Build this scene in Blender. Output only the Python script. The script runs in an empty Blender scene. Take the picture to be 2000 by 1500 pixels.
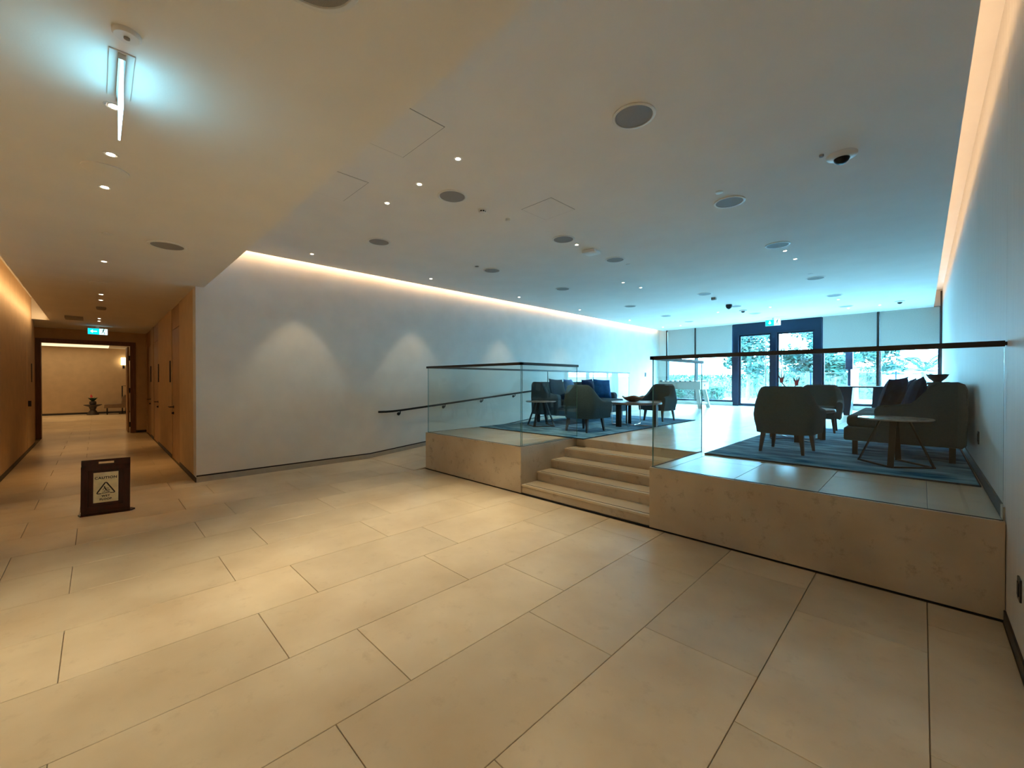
import bpy, bmesh, math, random
from mathutils import Vector, Matrix
random.seed(7)
PI = math.pi
C = bpy.context.scene.collection
# ------------------------------------------------------------------ camera
cam = bpy.data.cameras.new('camera')
cam_o = bpy.data.objects.new('camera', cam); C.objects.link(cam_o)
cam.sensor_width = 36; cam.lens = 806.5 / 2000 * 36
cam.clip_start = 0.02; cam.clip_end = 400
cam_o.location = (0, 0, 1.52)
cam_o.rotation_euler = (math.radians(90 - 0.38), 0, math.radians(44.82))
bpy.context.scene.camera = cam_o
# ------------------------------------------------------------------ exposure
sc = bpy.context.scene
sc.view_settings.view_transform = 'Standard'
sc.view_settings.look = 'None'
sc.view_settings.gamma = 1.0
sc.view_settings.use_curve_mapping = False
sc.view_settings.exposure = 0.45
# ------------------------------------------------------------------ world (hazy bright sky, camera balanced for lamps)
w = bpy.data.worlds.new('World'); sc.world = w; w.use_nodes = True
nt = w.node_tree; nt.nodes.clear()
wo = nt.nodes.new('ShaderNodeOutputWorld'); bg = nt.nodes.new('ShaderNodeBackground')
tc = nt.nodes.new('ShaderNodeTexCoord'); sx = nt.nodes.new('ShaderNodeSeparateXYZ')
cr = nt.nodes.new('ShaderNodeValToRGB')
cr.color_ramp.elements[0].position = 0.0; cr.color_ramp.elements[0].color = (0.30, 0.72, 0.98, 1)
cr.color_ramp.elements[1].position = 0.7; cr.color_ramp.elements[1].color = (0.14, 0.54, 1.0, 1)
nt.links.new(tc.outputs['Generated'], sx.inputs[0]); nt.links.new(sx.outputs['Z'], cr.inputs[0])
nt.links.new(cr.outputs[0], bg.inputs[0]); bg.inputs[1].default_value = 48.0
nt.links.new(bg.outputs[0], wo.inputs[0])
# sun, high and from behind the building: lights garden, never enters the lounge
sun = bpy.data.lights.new('sun', 'SUN'); sun.energy = 14.0; sun.color = (0.5, 0.78, 1.0); sun.angle = 0.02
so = bpy.data.objects.new('sun', sun); C.objects.link(so)
so.rotation_euler = Vector((0.45, 0.75, -1.35)).to_track_quat('-Z', 'Y').to_euler()

WARM = (1.0, 0.82, 0.50)
AMBER = (1.0, 0.56, 0.18)
PEACH = (1.0, 0.66, 0.38)
P_HALL = 44; P_LOUNGE = 28; P_CORR = 36
# dimensions
XR, XL, YP, YC, YL, ZP, ZC, ZS, YB = 0.38, -7.72, 4.03, 1.05, -1.04, 0.63, 3.58, 2.94, 16.4
XE = -16.5

def area(name, loc, direction, sx_, sy_, power, color, spread=PI):
    l = bpy.data.lights.new(name, 'AREA'); l.shape = 'RECTANGLE'; l.size = sx_; l.size_y = sy_
    l.energy = power; l.color = color; l.spread = spread
    o = bpy.data.objects.new(name, l); C.objects.link(o); o.location = loc
    return o, l
def strip_light(name, p0, p1, direction, width, power, color):
    """long LED strip between p0 and p1 facing direction"""
    p0, p1 = Vector(p0), Vector(p1); L = (p1 - p0).length
    o, l = area(name, (p0 + p1) / 2, direction, L, width, power, color)
    xa = (p1 - p0).normalized(); za = -Vector(direction).normalized(); ya = za.cross(xa).normalized()
    o.rotation_euler = Matrix((xa, ya, za)).transposed().to_euler()
    return o
# cove strips lying in the ceiling slots
strip_light('cove_strip', (XL + 0.115, 1.3, 3.63), (XL + 0.115, 16.2, 3.63), (-1, 0, -0.35), 0.02, 28, PEACH)
strip_light('cove_strip', (XR - 0.22, -0.9, 3.66), (XR - 0.22, 16.2, 3.66), (0.35, 0, 1.0), 0.03, 20, PEACH)
strip_light('cove_strip', (-14.3, YL + 0.25, 3.02), (0.2, YL + 0.25, 3.02), (0, -1, -0.2), 0.02, 30, (1.0, 0.68, 0.34))
# light portal in the glazed end wall (guides sky samples, emits nothing itself)
o, l = area('portal', (-3.5, YB + 0.3, 2.1), (0, -1, 0), 8.4, 3.1, 1, (1, 1, 1))
l.cycles.is_portal = True; o.rotation_euler = (-PI / 2, 0, 0)

# ------------------------------------------------------------------ materials
MATS = {}
def mat(name, col, rough=0.5, metal=0.0, noise=0.0, nscale=8.0, bump=0.0, bscale=60.0, col2=None, emit=None, estr=0.0,
        spec=0.5, sheen=0.0, coat=0.0, detail=4.0, stretch=None, trans=0.0):
    if name in MATS: return MATS[name]
    m = bpy.data.materials.new(name); m.use_nodes = True
    n = m.node_tree; b = n.nodes['Principled BSDF']
    b.inputs['Base Color'].default_value = (*col, 1); b.inputs['Roughness'].default_value = rough
    b.inputs['Metallic'].default_value = metal; b.inputs['Specular IOR Level'].default_value = spec
    if sheen: b.inputs['Sheen Weight'].default_value = sheen
    if coat: b.inputs['Coat Weight'].default_value = coat; b.inputs['Coat Roughness'].default_value = 0.12
    g = n.nodes.new('ShaderNodeNewGeometry'); vec = g.outputs['Position']
    if stretch:
        mp = n.nodes.new('ShaderNodeMapping'); mp.inputs['Scale'].default_value = stretch
        n.links.new(vec, mp.inputs[0]); vec = mp.outputs[0]
    if noise or col2:
        t = n.nodes.new('ShaderNodeTexNoise'); t.inputs['Scale'].default_value = nscale; t.inputs['Detail'].default_value = detail
        n.links.new(vec, t.inputs['Vector'])
        mx = n.nodes.new('ShaderNodeMix'); mx.data_type = 'RGBA'
        c2 = col2 if col2 else tuple(c * (1 - noise) for c in col)
        c1 = col if col2 else tuple(min(1, c * (1 + noise)) for c in col)
        mx.inputs[6].default_value = (*c1, 1); mx.inputs[7].default_value = (*c2, 1)
        rr = n.nodes.new('ShaderNodeMapRange'); rr.inputs[1].default_value = 0.33; rr.inputs[2].default_value = 0.67
        n.links.new(t.outputs[0], rr.inputs[0]); n.links.new(rr.outputs[0], mx.inputs[0])
        n.links.new(mx.outputs[2], b.inputs['Base Color'])
    if bump:
        t = n.nodes.new('ShaderNodeTexNoise'); t.inputs['Scale'].default_value = bscale; t.inputs['Detail'].default_value = 3
        n.links.new(vec, t.inputs['Vector'])
        bp = n.nodes.new('ShaderNodeBump'); bp.inputs['Strength'].default_value = bump; bp.inputs['Distance'].default_value = 0.004
        n.links.new(t.outputs[0], bp.inputs['Height']); n.links.new(bp.outputs[0], b.inputs['Normal'])
    if emit:
        b.inputs['Emission Color'].default_value = (*emit, 1); b.inputs['Emission Strength'].default_value = estr
    MATS[name] = m
    return m
def stone_mat(name, a, b_, spots, rough, pits=0.5):
    m = mat(name, a, rough, nscale=1.7, col2=b_, detail=7, bump=0.06, bscale=45)
    n = m.node_tree; b = n.nodes['Principled BSDF']
    src = b.inputs['Base Color'].links[0].from_socket
    t = n.nodes.new('ShaderNodeTexNoise'); t.inputs['Scale'].default_value = 9; t.inputs['Detail'].default_value = 8; t.inputs['Roughness'].default_value = 0.7
    g = n.nodes.new('ShaderNodeNewGeometry'); n.links.new(g.outputs['Position'], t.inputs['Vector'])
    r = n.nodes.new('ShaderNodeMapRange'); r.inputs[1].default_value = 0.56; r.inputs[2].default_value = 0.74; r.inputs[4].default_value = pits
    n.links.new(t.outputs[0], r.inputs[0])
    oi = n.nodes.new('ShaderNodeObjectInfo')
    hv = n.nodes.new('ShaderNodeHueSaturation'); mr = n.nodes.new('ShaderNodeMapRange')
    mr.inputs[3].default_value = 0.93; mr.inputs[4].default_value = 1.05
    n.links.new(oi.outputs['Random'], mr.inputs[0]); n.links.new(mr.outputs[0], hv.inputs['Value'])
    mx = n.nodes.new('ShaderNodeMix'); mx.data_type = 'RGBA'; mx.inputs[7].default_value = (*spots, 1)
    n.links.new(r.outputs[0], mx.inputs[0]); n.links.new(src, mx.inputs[6]); n.links.new(mx.outputs[2], hv.inputs['Color'])
    n.links.new(hv.outputs[0], b.inputs['Base Color'])
    return m
def glass_mat(name, tint, gloss=2.0, edge=None):
    m = bpy.data.materials.new(name); m.use_nodes = True; n = m.node_tree; n.nodes.clear()
    out = n.nodes.new('ShaderNodeOutputMaterial'); tr = n.nodes.new('ShaderNodeBsdfTransparent'); gl = n.nodes.new('ShaderNodeBsdfGlossy')
    tr.inputs[0].default_value = (*tint, 1); gl.inputs['Roughness'].default_value = 0.0
    f = n.nodes.new('ShaderNodeFresnel'); f.inputs['IOR'].default_value = 1.5
    g = n.nodes.new('ShaderNodeNewGeometry')
    # same reflectance from either side of the pane
    vm = n.nodes.new('ShaderNodeVectorMath'); vm.operation = 'DOT_PRODUCT'
    n.links.new(g.outputs['Incoming'], vm.inputs[0]); n.links.new(g.outputs['Normal'], vm.inputs[1])
    ab = n.nodes.new('ShaderNodeMath'); ab.operation = 'ABSOLUTE'; n.links.new(vm.outputs['Value'], ab.inputs[0])
    om = n.nodes.new('ShaderNodeMath'); om.operation = 'SUBTRACT'; om.inputs[0].default_value = 1; n.links.new(ab.outputs[0], om.inputs[1])
    pw = n.nodes.new('ShaderNodeMath'); pw.operation = 'POWER'; pw.inputs[1].default_value = 5; n.links.new(om.outputs[0], pw.inputs[0])
    ma = n.nodes.new('ShaderNodeMath'); ma.operation = 'MULTIPLY_ADD'; ma.inputs[1].default_value = 0.96; ma.inputs[2].default_value = 0.04
    ma.use_clamp = True; n.links.new(pw.outputs[0], ma.inputs[0])
    mx = n.nodes.new('ShaderNodeMixShader')
    n.links.new(ma.outputs[0], mx.inputs[0]); n.links.new(tr.outputs[0], mx.inputs[1]); n.links.new(gl.outputs[0], mx.inputs[2])
    n.links.new(mx.outputs[0], out.inputs[0]); n.nodes.remove(f)
    MATS[name] = m
    return m

M = {}
M['slab'] = stone_mat('slab_limestone', (0.70, 0.59, 0.44), (0.57, 0.455, 0.315), (0.46, 0.35, 0.23), 0.30, 0.5)
M['travertine'] = stone_mat('riser_travertine', (0.64, 0.53, 0.40), (0.50, 0.395, 0.28), (0.30, 0.21, 0.13), 0.45, 0.85)
M['grout'] = mat('grout', (0.20, 0.15, 0.10), 0.9)
M['wall'] = mat('plaster_wall', (0.74, 0.70, 0.65), 0.75, noise=0.035, nscale=3, bump=0.15, bscale=90)
M['wallr'] = mat('fabric_wall', (0.68, 0.66, 0.63), 0.55, noise=0.03, nscale=5, stretch=(1, 3, 0.3), bump=0.1, bscale=90)
M['wallc'] = mat('corridor_wall', (0.62, 0.45, 0.27), 0.7, noise=0.05, nscale=4, bump=0.15, bscale=80)
M['ceil'] = mat('ceiling_paint', (0.84, 0.82, 0.79), 0.85, noise=0.02, nscale=2, bump=0.08, bscale=120)
M['concrete'] = mat('concrete', (0.35, 0.33, 0.30), 0.9)
M['bronze'] = mat('dark_bronze', (0.045, 0.038, 0.035), 0.35, 0.6)
M['black'] = mat('black_metal', (0.010, 0.011, 0.013), 0.45, 0.4)
M['frame'] = mat('window_frame_metal', (0.006, 0.024, 0.055), 0.32, 0.5)
M['steel'] = mat('brushed_steel', (0.62, 0.60, 0.57), 0.28, 1.0)
M['chrome'] = mat('chrome', (0.75, 0.76, 0.78), 0.12, 1.0)
M['skirt'] = mat('dark_skirting', (0.03, 0.026, 0.024), 0.5)
M['shadowgap'] = mat('shadow_gap', (0.012, 0.01, 0.01), 0.8)
M['stoneskirt'] = mat('stone_skirting', (0.42, 0.36, 0.29), 0.5, noise=0.06)
M['wood'] = mat('oak_veneer', (0.50, 0.30, 0.14), 0.45, nscale=6, col2=(0.38, 0.21, 0.09), stretch=(6, 6, 0.6), detail=6)
M['woodfr'] = mat('walnut_frame', (0.20, 0.085, 0.035), 0.4, nscale=6, col2=(0.13, 0.05, 0.02), stretch=(6, 6, 0.6), detail=6)
M['mahog'] = mat('mahogany', (0.060, 0.009, 0.006), 0.2, nscale=4, col2=(0.035, 0.006, 0.004), stretch=(5, 5, 1), coat=0.25, spec=0.3)
M['legwood'] = mat('dark_leg_wood', (0.010, 0.009, 0.010), 0.4, noise=0.2, nscale=30)
M['tabletop'] = mat('grey_oak_top', (0.24, 0.21, 0.19), 0.28, nscale=5, col2=(0.17, 0.15, 0.135), stretch=(1, 8, 1), detail=6)
M['marble'] = mat('pale_stone_top', (0.50, 0.47, 0.44), 0.2, nscale=12, col2=(0.30, 0.27, 0.25), detail=8)
M['fabric'] = mat('chair_fabric', (0.046, 0.084, 0.104), 0.9, noise=0.1, nscale=60, bump=0.3, bscale=350, spec=0.2)
M['fabric2'] = mat('sofa_fabric', (0.062, 0.092, 0.110), 0.9, noise=0.1, nscale=60, bump=0.3, bscale=350, spec=0.2)
M['blue'] = mat('blue_velvet', (0.01, 0.10, 0.30), 0.75, noise=0.25, nscale=12, spec=0.2)
M['navy'] = mat('navy_velvet', (0.008, 0.025, 0.085), 0.75, noise=0.25, nscale=12, spec=0.2)
M['rug'] = mat('rug_pile', (0.26, 0.56, 0.76), 0.95, nscale=2.4, col2=(0.010, 0.11, 0.23), stretch=(1.2, 3.6, 1), detail=9, bump=0.6, bscale=160, spec=0.2)
M['rugedge'] = mat('rug_binding', (0.03, 0.035, 0.045), 0.9)
M['white'] = mat('white_plastic', (0.78, 0.77, 0.75), 0.4)
M['grille'] = mat('speaker_grille', (0.30, 0.29, 0.28), 0.7, noise=0.1, nscale=300, bump=0.4, bscale=500)
M['bulb'] = mat('lamp_lens', (1, 1, 1), 0.5, emit=(1.0, 0.86, 0.62), estr=22)
M['blind'] = mat('roller_blind_cloth', (0.46, 0.45, 0.43), 0.85, noise=0.03, nscale=40)
M['bowlwood'] = mat('olive_wood_bowl', (0.42, 0.22, 0.11), 0.4, noise=0.3, nscale=18, detail=6)
M['bowldark'] = mat('dark_ceramic', (0.05, 0.06, 0.075), 0.3)
M['plate'] = mat('plate_ceramic', (0.45, 0.47, 0.48), 0.3)
M['petal'] = mat('red_petal', (0.75, 0.05, 0.07), 0.5)
M['stem'] = mat('dark_green_stem', (0.03, 0.09, 0.04), 0.5)
M['vase'] = mat('vase_glaze', (0.10, 0.10, 0.09), 0.2)
M['brass'] = mat('brass_plate', (0.92, 0.82, 0.56), 0.5, 0.25, noise=0.1, nscale=15)
M['ink'] = mat('black_print', (0.015, 0.012, 0.01), 0.5)
M['signgreen'] = mat('exit_green', (0.0, 0.35, 0.45), 0.4, emit=(0.0, 0.55, 0.75), estr=1.3)
M['signwhite'] = mat('exit_white', (0.8, 1, 1), 0.4, emit=(0.55, 1.0, 1.0), estr=1.6)
M['signface'] = mat('exit_lit_face', (0.5, 0.9, 1), 0.4, emit=(0.28, 0.78, 1.0), estr=4.2)
M['signedge'] = mat('exit_lit_edge', (0.6, 0.9, 1), 0.4, emit=(0.45, 0.75, 1.0), estr=7)
M['signink'] = mat('exit_figure_green', (0.0, 0.12, 0.13), 0.5)
M['deck'] = mat('terrace_paving', (0.45, 0.44, 0.42), 0.8, noise=0.05, nscale=2)
M['lawn'] = mat('grass_ground', (0.16, 0.30, 0.09), 0.9, noise=0.3, nscale=6)
M['leaf'] = mat('tree_leaf', (0.022, 0.058, 0.036), 0.6, noise=0.35, nscale=2.5)
M['leaf2'] = mat('hedge_leaf', (0.028, 0.075, 0.034), 0.6, noise=0.4, nscale=5)
M['bark'] = mat('bark', (0.16, 0.13, 0.10), 0.9, noise=0.3, nscale=20)
M['render'] = mat('white_render', (0.75, 0.74, 0.72), 0.8)
M['pot'] = mat('dark_pot', (0.05, 0.04, 0.035), 0.5)
M['orange'] = mat('armchair_tan', (0.20, 0.13, 0.08), 0.85, noise=0.1, nscale=40)
M['glow'] = mat('linear_lamp', (1, 1, 1), 0.5, emit=(1.0, 0.80, 0.48), estr=0.9)
M['sconce'] = mat('sconce_shade', (1, 0.9, 0.7), 0.5, emit=(1.0, 0.78, 0.42), estr=3.0)
M['fsb'] = mat('football_table_white', (0.72, 0.71, 0.68), 0.35)
glass_mat('clear_glass', (0.955, 0.985, 0.98)); M['glass'] = MATS['clear_glass']
glass_mat('window_glass', (0.97, 0.99, 0.99)); M['wglass'] = MATS['window_glass']
M['gedge'] = mat('glass_edge', (0.10, 0.26, 0.25), 0.12, spec=0.9)

# ------------------------------------------------------------------ mesh helpers
def box(bm, x0, x1, y0, y1, z0, z1, bev=0.0, seg=2):
    vs = [bm.verts.new(p) for p in ((x0, y0, z0), (x1, y0, z0), (x1, y1, z0), (x0, y1, z0), (x0, y0, z1), (x1, y0, z1), (x1, y1, z1), (x0, y1, z1))]
    fs = [bm.faces.new([vs[i] for i in q]) for q in ((0, 3, 2, 1), (4, 5, 6, 7), (0, 1, 5, 4), (1, 2, 6, 5), (2, 3, 7, 6), (3, 0, 4, 7))]
    if bev:
        es = {e for f in fs for e in f.edges}
        bmesh.ops.bevel(bm, geom=list(es), offset=bev, segments=seg, affect='EDGES', profile=0.5)
def cyl(bm, p0, p1, r0, r1=None, n=16, cap=True):
    r1 = r0 if r1 is None else r1
    p0, p1 = Vector(p0), Vector(p1); d = (p1 - p0).normalized()
    a = d.orthogonal().normalized(); b = d.cross(a)
    A = [bm.verts.new(p0 + (a * math.cos(2 * PI * i / n) + b * math.sin(2 * PI * i / n)) * r0) for i in range(n)]
    B = [bm.verts.new(p1 + (a * math.cos(2 * PI * i / n) + b * math.sin(2 * PI * i / n)) * r1) for i in range(n)]
    for i in range(n):
        bm.faces.new((A[i], A[(i + 1) % n], B[(i + 1) % n], B[i]))
    if cap: bm.faces.new(A[::-1]); bm.faces.new(B)
def lathe(bm, prof, n=32, c=(0, 0, 0), wob=None):
    """prof: list of (r,z)"""
    rings = []
    for k, (r, z) in enumerate(prof):
        ring = []
        for i in range(n):
            a = 2 * PI * i / n
            s = wob(a, k) if wob else (1, 0)
            ring.append(bm.verts.new((c[0] + r * s[0] * math.cos(a), c[1] + r * s[0] * math.sin(a), c[2] + z + s[1])))
        rings.append(ring)
    for A, B in zip(rings, rings[1:]):
        for i in range(n): bm.faces.new((A[i], A[(i + 1) % n], B[(i + 1) % n], B[i]))
    bm.faces.new(rings[0][::-1]); bm.faces.new(rings[-1])
def tube(bm, pts, r, n=8):
    pts = [Vector(p) for p in pts]; rings = []
    up = None
    for i, p in enumerate(pts):
        d = (pts[min(i + 1, len(pts) - 1)] - pts[max(i - 1, 0)]).normalized()
        a = (up - d * up.dot(d)).normalized() if up else d.orthogonal().normalized()
        up = a; b = d.cross(a)
        rr = r[i] if isinstance(r, (list, tuple)) else r
        rings.append([bm.verts.new(p + (a * math.cos(2 * PI * k / n) + b * math.sin(2 * PI * k / n)) * rr) for k in range(n)])
    for A, B in zip(rings, rings[1:]):
        for k in range(n): bm.faces.new((A[k], A[(k + 1) % n], B[(k + 1) % n], B[k]))
    bm.faces.new(rings[0][::-1]); bm.faces.new(rings[-1])
def bar(bm, p0, p1, w, t, side=None):
    """flat rectangular bar from p0 to p1, width w along side, thickness t"""
    p0, p1 = Vector(p0), Vector(p1); d = (p1 - p0).normalized()
    s = Vector(side) if side else d.orthogonal()
    s = (s - d * s.dot(d)).normalized(); u = d.cross(s)
    q = []
    for p in (p0, p1):
        for a, b in ((-1, -1), (1, -1), (1, 1), (-1, 1)): q.append(bm.verts.new(p + s * a * w / 2 + u * b * t / 2))
    for f in ((0, 3, 2, 1), (4, 5, 6, 7), (0, 1, 5, 4), (1, 2, 6, 5), (2, 3, 7, 6), (3, 0, 4, 7)): bm.faces.new([q[i] for i in f])
def prism(bm, poly, axis, a0, a1):
    """extrude 2-D polygon along axis ('x','y','z'): poly coordinates are the two others in order"""
    def P(u, v, a): return {'x': (a, u, v), 'y': (u, a, v), 'z': (u, v, a)}[axis]
    A = [bm.verts.new(P(u, v, a0)) for u, v in poly]; B = [bm.verts.new(P(u, v, a1)) for u, v in poly]
    n = len(poly)
    for i in range(n): bm.faces.new((A[i], A[(i + 1) % n], B[(i + 1) % n], B[i]))
    bm.faces.new(A[::-1]); bm.faces.new(B)
def mesh_of(name, bm, m, smooth=False):
    bmesh.ops.recalc_face_normals(bm, faces=bm.faces)
    me = bpy.data.meshes.new(name); bm.to_mesh(me); bm.free()
    for x in (m if isinstance(m, (list, tuple)) else [m]): me.materials.append(x)
    if smooth:
        for p in me.polygons: p.use_smooth = True
        me.set_sharp_from_angle(angle=math.radians(40))
    return me
def obj(name, bm, m, parent=None, smooth=False, loc=None):
    me = mesh_of(name, bm, m, smooth)
    o = bpy.data.objects.new(name, me); C.objects.link(o)
    if parent: o.parent = parent
    if loc: o.location = loc
    return o
def new(): return bmesh.new()
def bx(name, m, dims, parent=None, bev=0.0):
    b = new(); box(b, *dims, bev=bev); return obj(name, b, m, parent)
def tag(o, label, cat, group=None):
    o['label'] = label; o['category'] = cat
    if group: o['group'] = group
    return o
def thing(name, label, cat, loc=(0, 0, 0), rotz=0.0, group=None):
    o = bpy.data.objects.new(name, None); C.objects.link(o); o.location = loc; o.rotation_euler = (0, 0, rotz)
    o.empty_display_size = 0.1
    return tag(o, label, cat, group)
def struct(name, m, dims=None, bm=None, parent=None, smooth=False):
    if bm is None: bm = new(); box(bm, *dims)
    o = obj(name, bm, m, parent, smooth); o['kind'] = 'structure'
    return o
def copy_tree(o, parent=None):
    c = o.copy(); C.objects.link(c); c.parent = parent
    for ch in list(o.children): copy_tree(ch, c)
    return c

# ------------------------------------------------------------------ floor slabs
PX, PY, GAP = 0.622, 1.265, 0.004
slab_cache = {}
def slab(parent, x0, x1, y0, y1, z, m=None, name='floor_slab', th=0.02):
    w_, d_ = round(x1 - x0, 4), round(y1 - y0, 4)
    if w_ < 0.02 or d_ < 0.02: return
    key = (w_, d_, th, id(m))
    if key not in slab_cache:
        b = new(); g = GAP / 2
        A = (-w_ / 2 + g, w_ / 2 - g, -d_ / 2 + g, d_ / 2 - g); e = 0.0015
        lo = [b.verts.new(p) for p in ((A[0], A[2], -th), (A[1], A[2], -th), (A[1], A[3], -th), (A[0], A[3], -th))]
        mi = [b.verts.new((v.co.x, v.co.y, -e)) for v in lo]
        hi = [b.verts.new((v.co.x * (1 - 2 * e / w_), v.co.y * (1 - 2 * e / d_), 0)) for v in lo]
        for L0, L1 in ((lo, mi), (mi, hi)):
            for i in range(4): b.faces.new((L0[i], L0[(i + 1) % 4], L1[(i + 1) % 4], L1[i]))
        b.faces.new(hi)
        slab_cache[key] = mesh_of('floor_slab', b, m or M['slab'])
    o = bpy.data.objects.new(name, slab_cache[key]); C.objects.link(o); o.parent = parent
    o.location = ((x0 + x1) / 2, (y0 + y1) / 2, z)
    return o
def slab_field(parent, xa, xb, ya, yb, z, oy_even, oy_odd, hole=None, x_ref=0.03):
    k0 = int(math.floor((x_ref - xb) / PX)) - 1; k1 = int(math.ceil((x_ref - xa) / PX)) + 1
    for k in range(k0, k1):
        x1 = min(x_ref - k * PX, xb); x0 = max(x_ref - (k + 1) * PX, xa)
        if x1 - x0 < 0.02: continue
        oy = oy_even if k % 2 == 0 else oy_odd
        j = math.floor((ya - oy) / PY)
        while oy + j * PY < yb:
            y0, y1 = max(ya, oy + j * PY), min(yb, oy + (j + 1) * PY)
            j += 1
            if y1 - y0 < 0.03: continue
            if hole:
                hx0, hx1, hy0, hy1 = hole
                if x0 < hx1 - 0.01 and x1 > hx0 + 0.01 and y0 < hy1 - 0.01 and y1 > hy0 + 0.01:
                    # cut around the stair opening
                    if y1 > hy1 + 0.03: slab(parent, x0, x1, hy1, y1, z)
                    yy = min(y1, hy1)
                    if x0 < hx0 - 0.03: slab(parent, x0, hx0, y0, yy, z)
                    if x1 > hx1 + 0.03: slab(parent, hx1, x1, y0, yy, z)
                    continue
            slab(parent, x0, x1, y0, y1, z)
floor = struct('floor', M['grout'], (XE - 0.05, XR + 0.1, YL - 0.3, 16.5, -0.12, -0.012))
floor['label'] = 'large beige limestone slabs laid in running bond'
slab_field(floor, XL, XR - 0.012, YL + 0.01, YP - 0.01, 0, 0.74, 1.12)
slab_field(floor, XE, XL, YL + 0.01, YC - 0.01, 0, 0.74, 1.12)
floor2 = struct('floor_far_room', M['grout'], (-27.6, XE - 0.05, -4.5, 4.0, -0.12, -0.012))
slab_field(floor2, -27.5, XE, -3.2, 2.3, 0, 0.74, 1.12)

# ------------------------------------------------------------------ raised platform, steps, ramp
b = new()
box(b, -6.10, -3.86, YP + 0.02, 5.34, 0, ZP - 0.021); box(b, -1.98, XR, YP + 0.02, 5.34, 0, ZP - 0.021); box(b, -6.10, XR, 5.34, YB, 0, ZP - 0.021)
plat = struct('floor_platform', M['concrete'], bm=b)
slab_field(plat, -6.08, XR - 0.012, YP + 0.05, YB - 0.02, ZP, 4.85, 5.23, hole=(-3.86, -1.98, YP, 5.33))
def stone(dims, m=None, n='stone_panel'): return bx(n, m or M['travertine'], dims, plat, bev=0.002)
stone((-6.12, -3.84, YP, YP + 0.05, 0.012, ZP + 0.002)); stone((-2.0, XR - 0.004, YP, YP + 0.05, 0.012, ZP + 0.002))
stone((-3.87, -3.84, YP + 0.05, 5.33, 0.0, ZP + 0.002)); stone((-2.0, -1.97, YP + 0.05, 5.33, 0.0, ZP + 0.002))
stone((-6.13, -6.09, YP + 0.05, YB - 0.02, 0.0, ZP + 0.002))
stone((-3.84, -2.55, 5.305, 5.34, 0.50, ZP + 0.001)); stone((-2.548, -2.0, 5.305, 5.34, 0.50, ZP + 0.001))
bx('shadow_joint', M['shadowgap'], (-6.11, XR - 0.005, YP + 0.006, YP + 0.04, 0.0, 0.014), plat)
for i in range(4):
    y0 = YP + 0.025 + 0.315 * i; z1 = 0.127 * (i + 1)
    st = bx('step_riser', M['travertine'], (-3.838, -2.002, y0, 5.305 if i == 3 else y0 + 0.36, 0.0 if i == 0 else z1 - 0.15, z1 - 0.026), plat)
    b = new(); box(b, -3.838, -2.002, y0 - 0.012, min(y0 + 0.335, 5.304), z1 - 0.026, z1, bev=0.003)
    tr_ = obj('step_tread', b, M['slab'], plat)
    bx('nosing_groove_shade', M['shadowgap'], (-3.80, -2.004, y0 + 0.028, y0 + 0.040, z1 - 0.001, z1 + 0.0012), tr_)  # dark strip painted on as the shade of the nosing groove
# ramp beside the left wall
RY0, RY1 = 3.80, 11.5
ang = math.atan2(ZP, RY1 - RY0)
b = new(); prism(b, [(RY0, -0.01), (RY1, ZP - 0.02), (YB, ZP - 0.02), (YB, -0.01)], 'x', XL, -6.13)
ramp = struct('floor_ramp', M['grout'], bm=b)
ramp['label'] = 'stone ramp rising along the left wall'
rl = bpy.data.objects.new('ramp_slabs', None)
k = 0
for r_ in range(3):
    x1 = -6.14 - r_ * 0.527; x0 = x1 - 0.527
    off = 0 if r_ % 2 == 0 else 0.6
    s = -off
    L = (RY1 - RY0) / math.cos(ang)
    while s < L:
        a, c_ = max(s, 0), min(s + PY, L); s += PY
        if c_ - a < 0.05: continue
        o = slab(ramp, x0, x1, 0, round(c_ - a, 4), 0)
        m_ = (a + c_) / 2
        o.location = ((x0 + x1) / 2, RY0 + m_ * math.cos(ang), 0.006 + m_ * math.sin(ang)); o.rotation_euler = (ang, 0, 0)
for yy in (11.5, 12.765, 14.03, 15.295):
    for r_ in range(3):
        x1 = -6.14 - r_ * 0.527; slab(ramp, x1 - 0.527, x1, yy, min(yy + PY, YB - 0.02), ZP)

# ------------------------------------------------------------------ walls
# left lounge wall and its return into the corridor
struct('wall_left', M['wall'], (XL - 0.25, XL, YC, YB + 0.2, -0.05, 4.2))
b = new(); yy = [YC + 0.002, RY0 - 0.05, RY1, YB]
b1 = new(); b2 = new()
def skirt(bm, z0, z1, dx):
    pts = [(YC, 0), (RY0, 0), (RY1, ZP), (YB, ZP)]
    prism(bm, [(y, z + z0) for y, z in pts] + [(y, z + z1) for y, z in pts[::-1]], 'x', XL, XL + dx)
skirt(b1, 0.0, 0.085, 0.012); skirt(b2, 0.085, 0.105, 0.006)
bsk = struct('baseboard_left', M['stoneskirt'], bm=b1); o = obj('shadow_gap', b2, M['shadowgap'], bsk)
# right wall: tall fabric panels with open joints
wr = struct('wall_right', M['shadowgap'], (XR + 0.02, XR + 0.2, YL - 0.3, YB + 0.2, -0.05, 4.2))
ys = [YL - 0.2, 0.0, 2.05, 4.10, 6.15, 8.2, 10.25, 12.3, 14.35, YB + 0.1]
for a, c_ in zip(ys, ys[1:]):
    b = new(); box(b, XR, XR + 0.021, a + 0.002, c_ - 0.002, 0.0, 4.1, bev=0.0015); obj('wall_panel', b, M['wallr'], wr)
struct('baseboard_right', M['skirt'], (XR - 0.010, XR, YL, YP, 0.0, 0.075))
struct('baseboard_platform', M['skirt'], (XR - 0.012, XR, 4.19, YB - 0.1, ZP, ZP + 0.085))
bx('end_block', M['travertine'], (XR - 0.012, XR, YP + 0.06, 4.188, ZP, ZP + 0.085), plat)
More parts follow.
